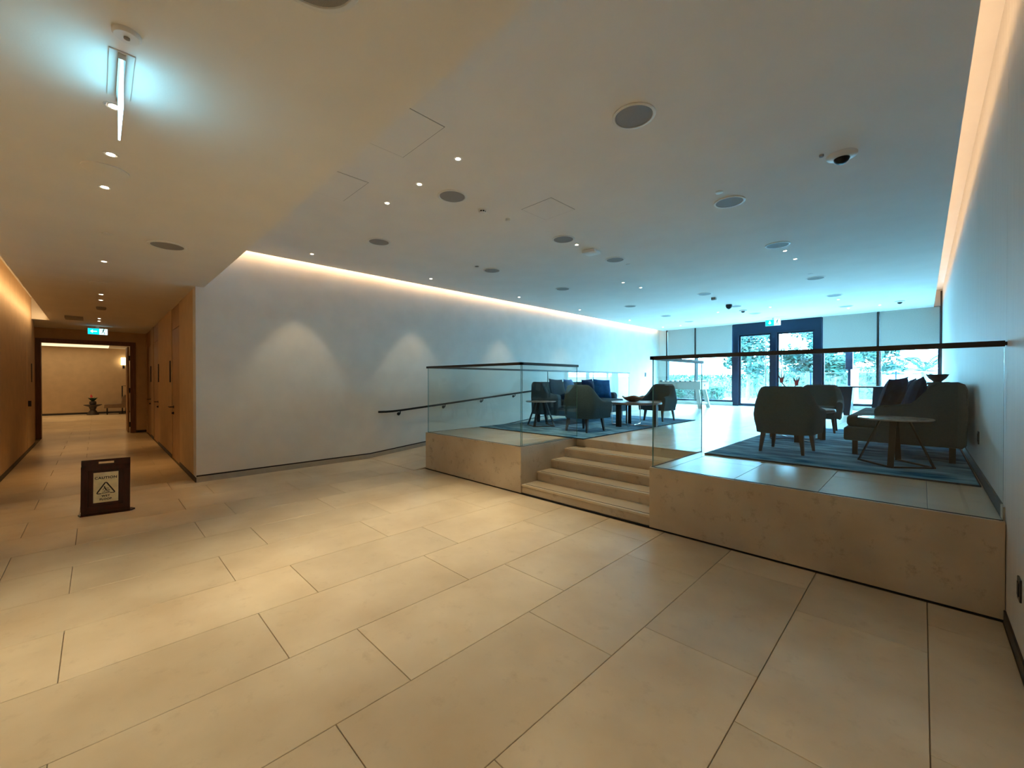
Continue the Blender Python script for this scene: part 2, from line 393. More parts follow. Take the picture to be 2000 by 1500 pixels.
# corridor right wall: plaster piers with oak doors between
cw = struct('wall_corridor_right', M['wallc'], (XE - 0.2, XL - 0.26, YC + 0.06, YC + 0.26, -0.05, 4.2))
piers = [(-9.45, XL - 0.25), (-13.05, -10.55), (-14.95, -14.25), (XE, -16.3)]
for a, c_ in piers: bx('plaster_pier', M['wallc'], (a, c_, YC, YC + 0.07, 0.0, 4.2), cw)
for i, (a, c_) in enumerate([(-9.45, XL), (-13.05, -10.55), (-14.95, -14.25)]):
    o = bx('shadow_gap', M['skirt'], (a, c_, YC - 0.008, YC, 0.0, 0.07), cw)
door_lbl = ['oak door nearest the grey wall corner, lever at its far edge', 'middle oak corridor door', 'farthest oak corridor door beside the end wall']
for i, (x0, x1, hx, hd) in enumerate([(-10.55, -9.45, -10.36, -1), (-14.25, -13.05, -13.22, -1), (-16.3, -14.95, -15.25, -1)]):
    d = struct('door_%d' % (i + 1), M['wood'], (x0 + 0.004, x1 - 0.004, YC + 0.012, YC + 0.055, 0.01, 2.52))
    d['label'] = door_lbl[i]
    bx('transom_panel', M['wood'], (x0 + 0.004, x1 - 0.004, YC + 0.012, YC + 0.055, 2.53, ZS), d)
    b = new(); cyl(b, (hx, YC + 0.012, 1.02), (hx, YC + 0.004, 1.02), 0.027, n=16)
    cyl(b, (hx, YC + 0.01, 1.02), (hx, YC - 0.055, 1.02), 0.010); tube(b, [(hx + 0.005, YC - 0.05, 1.02), (hx - 0.03, YC - 0.056, 1.02), (hx - 0.14, YC - 0.056, 1.02)], 0.010)
    obj('door_handle', b, M['black'], d, True)
    b = new(); cyl(b, (hx, YC + 0.012, 0.90), (hx, YC - 0.002, 0.90), 0.025, n=16); box(b, hx - 0.006, hx + 0.006, YC - 0.02, YC, 0.885, 0.915)
    obj('door_lock', b, M['black'], d)
for i, x in enumerate((-10.72, -12.93, -14.88)):
    t = tag(bx('wall_sign', M['bronze'], (x - 0.045, x + 0.045, YC - 0.018, YC, 1.50, 1.93), bev=0.003),
            ['tall dark bronze sign plate beside the nearest oak door', 'tall dark bronze sign plate by the middle oak door', 'tall dark bronze sign plate by the farthest oak door'][i], 'sign', 'sign plates on the corridor wall')
# corridor left wall
cl = struct('wall_corridor_left', M['wallc'], (-15.0, XR + 0.2, YL - 0.25, YL, -0.05, 4.2))
struct('wall_corridor_recess', M['wallc'], (XE, -15.0, YL - 0.45, YL - 0.20, -0.05, 4.2))
struct('baseboard_corridor', M['skirt'], (-14.96, XR, YL, YL + 0.010, 0.0, 0.07))
d = struct('door_4', M['wallc'], (-14.55, -13.45, YL - 0.02, YL + 0.006, 0.08, 2.35)); d['label'] = 'flush door in the left corridor wall'
bx('door_handle', M['black'], (-13.62, -13.58, YL + 0.006, YL + 0.05, 0.98, 1.10), d)
tag(bx('wall_sign', M['bronze'], (-14.30, -14.20, YL + 0.006, YL + 0.02, 1.50, 1.92), bev=0.003), 'narrow dark sign plate on the left corridor wall', 'sign')
# end wall of corridor with double-door opening
b = new(); box(b, XE - 0.2, XE, YL - 0.6, -1.13, 0, 4.2); box(b, XE - 0.2, XE, 0.82, YC + 0.3, 0, 4.2); box(b, XE - 0.2, XE, -1.13, 0.82, 2.66, 4.2)
struct('wall_corridor_end', M['wallc'], bm=b)
b = new(); box(b, XE - 0.21, XE + 0.02, -1.13, -1.03, 0, 2.66); box(b, XE - 0.21, XE + 0.02, 0.70, 0.82, 0, 2.66); box(b, XE - 0.21, XE + 0.02, -1.03, 0.70, 2.55, 2.66)
d5 = struct('door_5', M['woodfr'], bm=b); d5['label'] = 'dark wood frame of the open double doorway'
lf = bx('door_leaf', M['wood'], (XE - 1.12, XE - 0.20, 0.645, 0.69, 0.01, 2.54), d5)
for z in (0.25, 1.25, 2.2): bx('hinge', M['black'], (XE - 0.10, XE + 0.0, 0.67, 0.70, z - 0.07, z + 0.07), d5)
bx('baseboard_end', M['skirt'], (XE, XE + 0.01, 0.82, YC, 0, 0.07)).__setitem__('kind', 'structure')
# far room shell
fr = struct('wall_far_back', M['wallc'], (-27.7, -27.45, -4.5, 4.0, -0.05, 3.6))
struct('wall_far_left', M['wallc'], (-27.5, XE - 0.2, -3.5, -3.2, -0.05, 3.6))
struct('wall_far_right', M['wallc'], (-27.5, XE - 0.2, 2.3, 2.6, -0.05, 3.6))
struct('wall_far_front', M['wallc'], (XE - 0.22, XE - 0.2, -3.2, 2.3, 2.66, 3.6))
struct('wall_far_front_left', M['wallc'], (XE - 0.22, XE - 0.2, -3.2, -1.13, 0, 2.66))
struct('wall_far_front_right', M['wallc'], (XE - 0.22, XE - 0.2, 0.82, 2.3, 0, 2.66))
struct('ceiling_far_room', M['ceil'], (-27.5, XE - 0.2, -3.2, 2.3, 3.08, 3.3))
struct('baseboard_far', M['skirt'], (-27.45, -27.43, -3.2, 2.3, 0, 0.08))
# wall behind the camera is the corridor left wall; close the hall beyond the right end
struct('roof', M['concrete'], (-28, XR + 0.3, -4.6, YB + 0.3, 4.2, 4.4))  # unseen slab added on top to stop the sun leaking in

# ------------------------------------------------------------------ ceilings
struct('ceiling_hall', M['ceil'], (XE, XR, YL + 0.28, 1.155, ZS, ZC + 0.3))
struct('ceiling_corridor_slot', M['ceil'], (-14.4, XR, YL, YL + 0.28, 3.42, 3.6))
struct('ceiling_corridor_end', M['ceil'], (XE, -14.4, YL - 0.3, YL + 0.28, ZS, 3.6))
cm = struct('ceiling_lounge', M['ceil'], (XL + 0.15, XR - 0.165, 1.155, YB + 0.1, ZC, ZC + 0.03))
struct('ceiling_slab', M['ceil'], (XL, XR, 1.155, YB + 0.1, 4.05, 4.19))
bx('slot_upstand', M['ceil'], (XL + 0.28, XL + 0.30, 1.155, YB, ZC + 0.03, 4.05), cm)
bx('slot_upstand', M['ceil'], (XR - 0.34, XR - 0.32, 1.155, YB, ZC + 0.03, 4.05), cm)
struct('ceiling_left_slot', M['ceil'], (XL, XL + 0.28, 1.155, YB, 3.80, 3.82))
def access_panel(x0, x1, y0, y1, lbl):
    t = thing('access_panel', lbl, 'ceiling panel', ((x0 + x1) / 2, (y0 + y1) / 2, ZC), 0, 'flush access panels in the main ceiling')
    a, c_ = (x1 - x0) / 2, (y1 - y0) / 2
    bx('frame', M['grille'], (-a, a, -c_, c_, -0.0008, 0.0), t); bx('panel', M['ceil'], (-a + 0.006, a - 0.006, -c_ + 0.006, c_ - 0.006, -0.003, -0.0008), t)
access_panel(-3.40, -2.75, 1.35, 2.0, 'square flush access panel beside the soffit edge, nearest the camera')
access_panel(-4.70, -4.08, 1.40, 2.0, 'flush access panel beside the soffit edge, toward the left wall')
access_panel(-3.42, -2.96, 3.60, 4.05, 'faint flush access panel near the middle of the ceiling')

# ------------------------------------------------------------------ ceiling fittings
def speaker_proto():
    t = thing('ceiling_speaker', '', 'ceiling speaker', (0, 0, 0), 0, 'round ceiling speakers')
    b = new(); lathe(b, [(0.163, 0.0), (0.163, -0.006), (0.157, -0.010), (0.142, -0.010), (0.138, -0.003), (0.138, 0.0)], 40); obj('trim_ring', b, M['white'], t, True)
    b = new(); lathe(b, [(0.137, 0.0), (0.137, -0.0065), (0.03, -0.008)], 40); obj('grille', b, M['grille'], t, True)
    return t
spk = [(-1.6, 2.95, ZC, 'large round grey ceiling speaker nearest the camera, above the hall'),
       (-3.72, 2.80, ZC, 'round speaker with white ring beside the row of three bright downlights'),
       (-5.70, 2.95, ZC, 'round dark speaker nearest the left wall, in front of the others there'),
       (-3.70, 4.78, ZC, 'round speaker just before the white square access point'),
       (-5.68, 5.19, ZC, 'round speaker second along the left wall side'),
       (-5.69, 7.33, ZC, 'round speaker third along the left wall side'),
       (-3.70, 6.20, ZC, 'round speaker just behind the white square access point'),
       (-1.58, 5.13, ZC, 'round white-ringed speaker left of the dome camera over the steps'),
       (-1.56, 7.26, ZC, 'round white-ringed speaker in front of the pair of small downlights at right'),
       (-3.65, 10.12, ZC, 'small distant speaker before the dark box sensor'),
       (-5.69, 10.33, ZC, 'small distant speaker fourth along the left wall side'),
       (-5.74, 12.67, ZC, 'small distant speaker fifth along the left wall side'),
       (-1.52, 10.12, ZC, 'distant speaker on the right, third in its row'),
       (-1.51, 12.49, ZC, 'distant speaker on the right, fourth in its row'),
       (-1.50, 14.50, ZC, 'distant speaker on the right, nearest the windows'),
       (-3.64, 12.37, ZC, 'distant speaker between the two hanging dark domes'),
       (-3.61, 14.09, ZC, 'distant speaker just before the exit sign over the glass doors'),
       (-5.72, 14.42, ZC, 'farthest speaker on the left, near the window corner'),
       (-1.50, 0.53, ZS, 'dark round speaker in the low hall soffit cut by the top of the picture'),
       (-5.61, 0.53, ZS, 'dark round speaker in the low hall soffit near the corridor mouth')]
p0 = speaker_proto()
for i, (x, y, z, l) in enumerate(spk):
    o = p0 if i == 0 else copy_tree(p0); o.location = (x, y, z); o['label'] = l
def dl_proto():
    t = thing('downlight', '', 'downlight', (0, 0, 0), 0, 'recessed downlights')
    b = new(); lathe(b, [(0.040, 0.0), (0.040, -0.003), (0.030, -0.003), (0.026, 0.0)], 24); obj('trim_ring', b, M['white'], t, True)
    b = new(); lathe(b, [(0.021, 0.0), (0.021, -0.0022), (0.004, -0.0022)], 20); obj('lens', b, M['bulb'], t)
    return t
def spot(x, y, z, power, color, deg=62, blend=0.75, aim=None, radius=0.03):
    l = bpy.data.lights.new('downlight_or_fill_beam', 'SPOT'); l.energy = power; l.color = color
    l.spot_size = math.radians(deg); l.spot_blend = blend; l.shadow_soft_size = radius
    o = bpy.data.objects.new('downlight_or_fill_beam', l); C.objects.link(o); o.location = (x, y, z - 0.035)
    if aim: o.rotation_euler = (Vector(aim) - Vector((x, y, z))).to_track_quat('-Z', 'Y').to_euler()
dls = [(-3.06, 2.37, ZC, P_HALL * 2.6, WARM, 'bright downlight nearest the camera in the row of three'),
       (-3.74, 2.39, ZC, P_HALL * 2.6, WARM, 'bright downlight in the middle of the row of three'),
       (-4.40, 2.38, ZC, P_HALL * 2.6, WARM, 'bright downlight at the left end of the row of three'),
       (-7.02, 2.47, ZC, P_LOUNGE, WARM, 'small downlight washing the left wall, nearest the soffit'),
       (-7.02, 4.75, ZC, P_LOUNGE, WARM, 'small downlight washing the left wall, second from the soffit'),
       (-7.02, 7.31, ZC, P_LOUNGE, WARM, 'small downlight washing the left wall, third from the soffit'),
       (-7.02, 9.84, ZC, P_LOUNGE * .7, WARM, 'small downlight washing the left wall, fourth from the soffit'),
       (-7.02, 12.70, ZC, P_LOUNGE * .5, WARM, 'small downlight washing the left wall, second from the windows'),
       (-7.02, 15.22, ZC, P_LOUNGE * .5, WARM, 'small downlight washing the left wall, nearest the windows'),
       (-3.71, 5.12, ZC, P_LOUNGE * 3.4, WARM, 'orange downlight between a speaker and the white access point'),
       (-4.44, 7.76, ZC, P_LOUNGE * .6, WARM, 'left one of the two downlights over the left seating group'),
       (-4.41, 8.46, ZC, P_LOUNGE * .6, WARM, 'right one of the two downlights over the left seating group'),
       (-1.55, 7.68, ZC, P_LOUNGE * .6, WARM, 'nearer one of the two downlights over the right seating group'),
       (-1.53, 8.31, ZC, P_LOUNGE * .6, WARM, 'farther one of the two downlights over the right seating group'),
       (-4.34, 13.10, ZC, P_LOUNGE * .4, WARM, 'distant downlight left of the hanging dark domes'),
       (-6.36, 15.25, ZC, P_LOUNGE * .4, WARM, 'distant downlight in front of the left roller blinds'),
       (-3.01, 13.22, ZC, P_LOUNGE * .4, WARM, 'distant downlight above the exit sign at the glass doors'),
       (-1.51, 13.19, ZC, P_LOUNGE * .4, WARM, 'distant downlight on the right just behind a speaker'),
       (-1.49, 14.96, ZC, P_LOUNGE * .4, WARM, 'distant downlight on the right nearest the glass doors'),
       (-0.83, 14.95, ZC, P_LOUNGE * .4, WARM, 'distant downlight above the dark track between right blinds'),
       (-2.97, 0.07, ZS, P_HALL * 1.25, WARM, 'bright soffit downlight half behind the edge-lit exit sign'),
       (-3.61, 0.07, ZS, P_HALL * 1.25, WARM, 'bright soffit downlight just beyond the edge-lit exit sign'),
       (-4.25, 0.05, ZS, P_HALL * 1.25, WARM, 'soffit downlight beyond the round flush cover'),
       (-6.89, 0.07, ZS, P_CORR * 1.3, AMBER, 'soffit downlight at the mouth of the corridor'),
       (-9.53, 0.06, ZS, P_CORR, AMBER, 'nearer one of the paired downlights midway down the corridor'),
       (-10.21, 0.06, ZS, P_CORR, AMBER, 'farther one of the paired downlights midway down the corridor'),
       (-13.22, 0.05, ZS, P_CORR, AMBER, 'nearer one of the paired downlights before the corridor exit sign'),
       (-13.79, 0.05, ZS, P_CORR, AMBER, 'farther one of the paired downlights before the corridor exit sign'),
       (-15.60, 0.02, ZS, P_CORR * .8, AMBER, 'last corridor downlight just above the hanging exit sign')]
p0 = dl_proto()
for i, (x, y, z, pw_, col, l) in enumerate(dls):
    o = p0 if i == 0 else copy_tree(p0); o.location = (x, y, z); o['label'] = l
    if x == -7.02: spot(x, y, z, pw_, col, 60, 0.5, aim=(x - 0.45, y, 0))
    elif z == ZS: spot(x, y, z, pw_, col, 58, 0.7)
    else: spot(x, y, z, pw_, col, 84 if y > 5 else 66, 0.8)
# far-room lamps above its ceiling line, out of view
for x, y in ((-18.2, 0.0), (-20.2, 0.0), (-22.3, 0.0), (-24.6, 0.0), (-25.5, -1.6)): spot(x, y, 3.07, 50, AMBER, 80, 0.6)
# wide fill spots added to brighten the near floor, out of view
spot(-1.7, 0.1, ZS, 30, WARM, 90, 1.0)
spot(-0.35, 0.6, ZS, 58, WARM, 110, 1.0)

def dome(x, y, z, r, lbl, dark=True, hang=0.0, tilt=0.0):
    t = thing('dome_camera', lbl, 'security camera', (x, y, z), 0)
    b = new(); lathe(b, [(r, 0), (r, -0.012), (r * 0.93, -0.022), (r * 0.60, -0.034 - hang)], 32); obj('housing', b, M['white'], t, True)
    b = new(); zz = -0.03 - hang; rr = r * 0.52
    lathe(b, [(rr * math.cos(a), zz - rr * 0.9 * math.sin(a)) for a in [k * PI / 2 / 7 for k in range(7)]], 24); obj('lens_dome', b, M['black'], t, True)
    return t
dome(-0.53, 4.79, ZC, 0.115, 'large white dome camera with black lens on the right of the ceiling')
dome(-0.42, 14.55, ZC, 0.10, 'distant white dome camera above the right roller blinds')
dome(-3.70, 13.23, ZC, 0.10, 'distant dome camera with black lens nearest the exit sign')
t = tag(obj('ceiling_sensor', (lambda b: (lathe(b, [(0.075, 0), (0.08, -0.04), (0.06, -0.09), (0.02, -0.12)], 24), b)[1])(new()), M['black'], None, True, (-3.70, 12.0, ZC)), 'dark hanging dome sensor in the middle of the far ceiling', 'sensor')
def detector(x, y, z, lbl):
    t = thing('smoke_detector', lbl, 'smoke detector', (x, y, z))
    b = new(); lathe(b, [(0.055, 0), (0.055, -0.012), (0.045, -0.016)], 28); obj('base', b, M['white'], t, True)
    b = new(); lathe(b, [(0.040, -0.016), (0.040, -0.034), (0.036, -0.034)], 28); obj('chamber', b, M['black'], t, True)
    for k in range(8):
        a = k * PI / 4; b = new(); box(b, -0.004, 0.004, 0.038, 0.044, -0.036, -0.014)
        bmesh.ops.rotate(b, verts=b.verts, cent=(0, 0, 0), matrix=Matrix.Rotation(a, 3, 'Z')); obj('rib', b, M['white'], t)
    b = new(); lathe(b, [(0.045, -0.034), (0.043, -0.042), (0.015, -0.048)], 28); obj('cap', b, M['white'], t, True)
detector(-3.76, 3.28, ZC, 'white smoke detector with dark vents near a round speaker')
def disc(name, x, y, z, r, h, lbl, cat, m=None):
    b = new(); lathe(b, [(r, 0), (r, -h * 0.6), (r * 0.85, -h), (r * 0.3, -h)], 28)
    return tag(obj(name, b, m or M['white'], None, True, (x, y, z)), lbl, cat)
disc('sprinkler_cover', -3.74, 3.69, ZC, 0.032, 0.03, 'small round ceiling fitting just right of the smoke detector', 'sprinkler')
disc('sprinkler_cover', -1.58, 4.79, ZC, 0.04, 0.008, 'small round sprinkler cover beside a white-ringed speaker', 'sprinkler')
disc('sprinkler_cover', -1.53, 9.67, ZC, 0.04, 0.008, 'small sprinkler cover before the distant right speakers', 'sprinkler')
disc('sprinkler_cover', -3.69, 6.62, ZC, 0.04, 0.008, 'small sprinkler cover behind the white square access point', 'sprinkler')
disc('sprinkler_cover', -0.66, 4.66, ZC, 0.018, 0.02, 'tiny grey sensor left of the large dome camera', 'sensor', M['grille'])
disc('sprinkler_cover', -5.68, 4.82, ZC, 0.035, 0.006, 'tiny dark cover left of a speaker near the left wall', 'sprinkler', M['grille'])
tag(bx('motion_sensor', M['grille'], (-3.70, -3.60, 10.68, 10.76, ZC - 0.06, ZC), bev=0.004), 'small dark box sensor on the far ceiling', 'sensor')
b = new(); box(b, -0.11, 0.11, -0.11, 0.11, -0.045, 0.0, bev=0.012)
t = thing('wireless_access_point', 'white square box on the ceiling between two speakers', 'access point', (-3.72, 5.52, ZC), 0.12)
obj('housing', b, M['white'], t, True); bx('mount_plate', M['grille'], (-0.09, 0.09, -0.09, 0.09, -0.003, 0.0), t)
# soffit fittings
t = thing('smoke_detector', 'round white detector in the soffit above the edge-lit exit sign', 'smoke detector', (-2.31, 0.094, ZS))
b = new(); lathe(b, [(0.046, 0), (0.046, -0.010), (0.040, -0.018), (0.02, -0.018)], 32); obj('housing', b, M['white'], t, True)
b = new(); lathe(b, [(0.010, -0.018), (0.010, -0.024), (0.004, -0.026)], 16); obj('sensor_tip', b, M['grille'], t)
disc('flush_cover', -3.90, 0.05, ZS, 0.12, 0.014, 'large round flush cover in the soffit beyond the exit sign', 'ceiling cover', M['ceil'])
disc('sprinkler_cover', -5.58, 0.08, ZS, 0.04, 0.008, 'small sprinkler cover in the soffit left of the dark speaker', 'sprinkler')
disc('flush_cover', -8.47, 0.07, ZS, 0.14, 0.006, 'round flush cover in the corridor ceiling', 'ceiling cover', M['ceil'])
disc('smoke_detector', -11.17, 0.07, ZS, 0.07, 0.05, 'dark round detector in the corridor ceiling', 'smoke detector', M['grille'])
tag(bx('ceiling_vent', M['grille'], (-13.5, -13.1, -0.48, -0.20, ZS - 0.05, ZS), bev=0.005), 'dark rectangular box on the corridor ceiling', 'vent')

# ------------------------------------------------------------------ exit signs
def stroke(bm, pts, w_, z0, z1):
    for a, c_ in zip(pts, pts[1:]):
        a, c_ = Vector(a), Vector(c_); d = (c_ - a).normalized(); n_ = Vector((-d.y, d.x)) * w_ / 2; e = d * w_ * 0.3
        q = [a - e + n_, a - e - n_, c_ + e - n_, c_ + e + n_]
        prism(bm, [(p.x, p.y) for p in q], 'z', z0, z1)
def to_face(bm):  # drawn in x,y -> stand up: x stays, y becomes z, z becomes -y (toward the viewer)
    for v in bm.verts: v.co = Vector((v.co.x, -v.co.z, v.co.y))
def runner(bm, cx_, cy_, s, z0, z1):
    n_ = 12
    prism(bm, [(cx_ + s * (0.10 + 0.10 * math.cos(2 * PI * k / n_)), cy_ + s * (0.62 + 0.10 * math.sin(2 * PI * k / n_))) for k in range(n_)], 'z', z0, z1)
    S = lambda pts, w_: stroke(bm, [(cx_ + s * x, cy_ + s * y) for x, y in pts], s * w_, z0, z1)
    S([(0.03, 0.46), (-0.06, 0.05)], 0.20); S([(0.03, 0.42), (0.28, 0.30), (0.42, 0.40)], 0.08); S([(0.0, 0.42), (-0.28, 0.36), (-0.36, 0.16)], 0.08)
    S([(-0.06, 0.0), (0.20, -0.22), (0.14, -0.58)], 0.11); S([(-0.06, 0.0), (-0.20, -0.30), (-0.48, -0.42)], 0.11)
def exit_sign(name, lbl, loc, rz, arrow, w_=0.34, h_=0.15, both=False):
    t = thing(name, lbl, 'exit sign', loc, rz, None)
    bx('housing', M['white'], (-w_ / 2 - 0.006, w_ / 2 + 0.006, -0.012, 0.012, -h_ - 0.006, 0.0), t, bev=0.002)
    bx('green_field', M['signgreen'], (-w_ / 2, w_ * 0.08, -0.0135, -0.012, -h_, -0.006), t)
    bx('white_field', M['signwhite'], (w_ * 0.08, w_ / 2, -0.0135, -0.012, -h_, -0.006), t)
    b = new(); cxa, cya = -w_ * 0.21, -h_ / 2
    if arrow == 'left':
        stroke(b, [(cxa - 0.03, cya), (cxa + 0.055, cya)], 0.022, 0.0136, 0.0150); prism(b, [(cxa - 0.065, cya), (cxa - 0.015, cya + 0.045), (cxa - 0.015, cya - 0.045)], 'z', 0.0136, 0.0150)
    else:
        stroke(b, [(cxa, cya + 0.03), (cxa, cya + 0.045)], 0.03, 0.0136, 0.0150); stroke(b, [(cxa, cya), (cxa, cya + 0.04)], 0.03, 0.0136, 0.0150)
        prism(b, [(cxa, cya - 0.055), (cxa + 0.05, cya - 0.0), (cxa - 0.05, cya - 0.0)], 'z', 0.0136, 0.0150)
    to_face(b); obj('arrow', b, M['signwhite'], t)
    b = new(); runner(b, w_ * 0.29, -h_ / 2, h_ * 0.72, 0.0136, 0.0150); to_face(b); obj('running_figure', b, M['signink'], t)
    bx('mount', M['white'], (-0.03, 0.03, -0.008, 0.008, 0.0, 0.06), t)
    return t
exit_sign('exit_sign', 'lit cyan exit sign with left arrow hanging over the corridor doorway', (-15.2, 0.03, 2.89), PI / 2, 'left', 0.36, 0.155)
exit_sign('exit_sign', 'small exit sign with down arrow above the glass doors', (-3.45, 15.5, 3.52), 0, 'down', 0.42, 0.19)
# edge-lit sign seen end-on near the camera
t = thing('exit_sign', 'edge-lit exit sign seen end-on, glowing blue under the soffit', 'exit sign', (-2.65, 0.085, ZS), 0)
b = new(); box(b, -0.20, 0.20, -0.042, 0.042, -0.006, 0.0, bev=0.002); obj('ceiling_plate', b, M['white'], t)
bx('lamp_rail', M['steel'], (-0.19, 0.19, -0.012, 0.012, -0.03, -0.006), t)
b = new(); box(b, -0.18, 0.18, -0.004, 0.004, -0.225, -0.03)
for f in b.faces: f.material_index = 0 if abs(f.normal.y) > 0.5 else 1
b.normal_update()
for f in b.faces: f.material_index = 0 if abs(f.normal.y) > 0.5 else 1
obj('lit_panel', b, [M['signface'], M['signedge']], t)

# ------------------------------------------------------------------ glass balustrades
def pane(parent, p0, p1, z0, z1, th=0.012):
    (x0, y0), (x1, y1) = p0, p1
    b = new()
    if abs(x1 - x0) > abs(y1 - y0): box(b, x0, x1, y0 - th / 2, y0 + th / 2, z0, z1)
    else: box(b, x0 - th / 2, x0 + th / 2, y0, y1, z0, z1)
    b.normal_update(); big = max(f.calc_area() for f in b.faces)
    for f in b.faces: f.material_index = 0 if f.calc_area() > big * 0.5 else 1
    return obj('glass_panel', b, [M['glass'], M['gedge']], parent)
ZR = 1.742
def rail(parent, pts, z=ZR):
    b = new()
    for (x0, y0), (x1, y1) in zip(pts, pts[1:]):
        box(b, min(x0, x1) - 0.02, max(x0, x1) + 0.02, min(y0, y1) - 0.02, max(y0, y1) + 0.02, z, z + 0.036)
    return obj('handrail', b, M['bronze'], parent)
def shoe(parent, x0, x1, y0, y1): bx('base_channel', M['shadowgap'], (x0, x1, y0, y1, ZP + 0.0015, ZP + 0.004), parent)
YG = YP + 0.035
t = thing('glass_balustrade', 'clear glass balustrade with dark rail left of the steps, returning along the ramp', 'balustrade', (0, 0, 0))
pane(t, (-6.095, YG), (-3.870, YG), ZP + 0.003, ZR); pane(t, (-3.857, YG + 0.008), (-3.857, 5.33), ZP + 0.003, ZR)
for a, c_ in ((YG + 0.008, 7.30), (7.312, 9.15), (9.162, 11.0)): pane(t, (-6.103, a), (-6.103, c_), ZP + 0.003, ZR)
rail(t, [(-6.103, 11.0), (-6.103, YG), (-3.857, YG), (-3.857, 5.33)])
shoe(t, -6.10, -3.85, YG - 0.009, YG + 0.009); shoe(t, -3.866, -3.848, YG, 5.33); shoe(t, -6.112, -6.094, YG, 11.0)
t = thing('glass_balustrade', 'clear glass balustrade with dark rail right of the steps, ending at the right wall', 'balustrade', (0, 0, 0))
pane(t, (-1.975, YG), (XR - 0.012, YG), ZP + 0.003, ZR); pane(t, (-1.984, YG + 0.008), (-1.984, 5.41), ZP + 0.003, ZR)
rail(t, [(XR - 0.03, YG), (-1.984, YG), (-1.984, 5.41)])
shoe(t, -1.99, XR - 0.01, YG - 0.009, YG + 0.009); shoe(t, -1.993, -1.975, YG, 5.41)
b = new(); cyl(b, (XR - 0.012, YG, ZR + 0.018), (XR, YG, ZR + 0.018), 0.012); obj('wall_pin', b, M['bronze'], t)
# ramp handrail on the left wall
t = thing('wall_handrail', 'dark metal handrail rising along the left wall above the ramp', 'handrail', (0, 0, 0))
hx = XL + 0.075; hz = lambda y: 0.905 + max(0, y - 4.25) * 0.0818
b = new(); tube(b, [(hx, 3.94, 0.912), (hx, 4.1, 0.908), (hx, 4.25, 0.91), (hx, 4.45, hz(4.45))] + [(hx, y, hz(y)) for y in (6, 8, 10, 11.4)] + [(hx, 11.6, hz(11.45)), (hx, 11.9, hz(11.45))], 0.021, 12)
obj('rail', b, M['black'], t, True)
for k in range(7):
    y = 4.42 + 1.13 * k; b = new()
    cyl(b, (XL, y, hz(y) - 0.075), (XL + 0.012, y, hz(y) - 0.075), 0.034, n=20); tube(b, [(XL + 0.01, y, hz(y) - 0.075), (XL + 0.06, y, hz(y) - 0.072), (hx, y, hz(y) - 0.055), (hx, y, hz(y) - 0.015)], 0.010, 10)
    obj('bracket', b, M['black'], t, True)

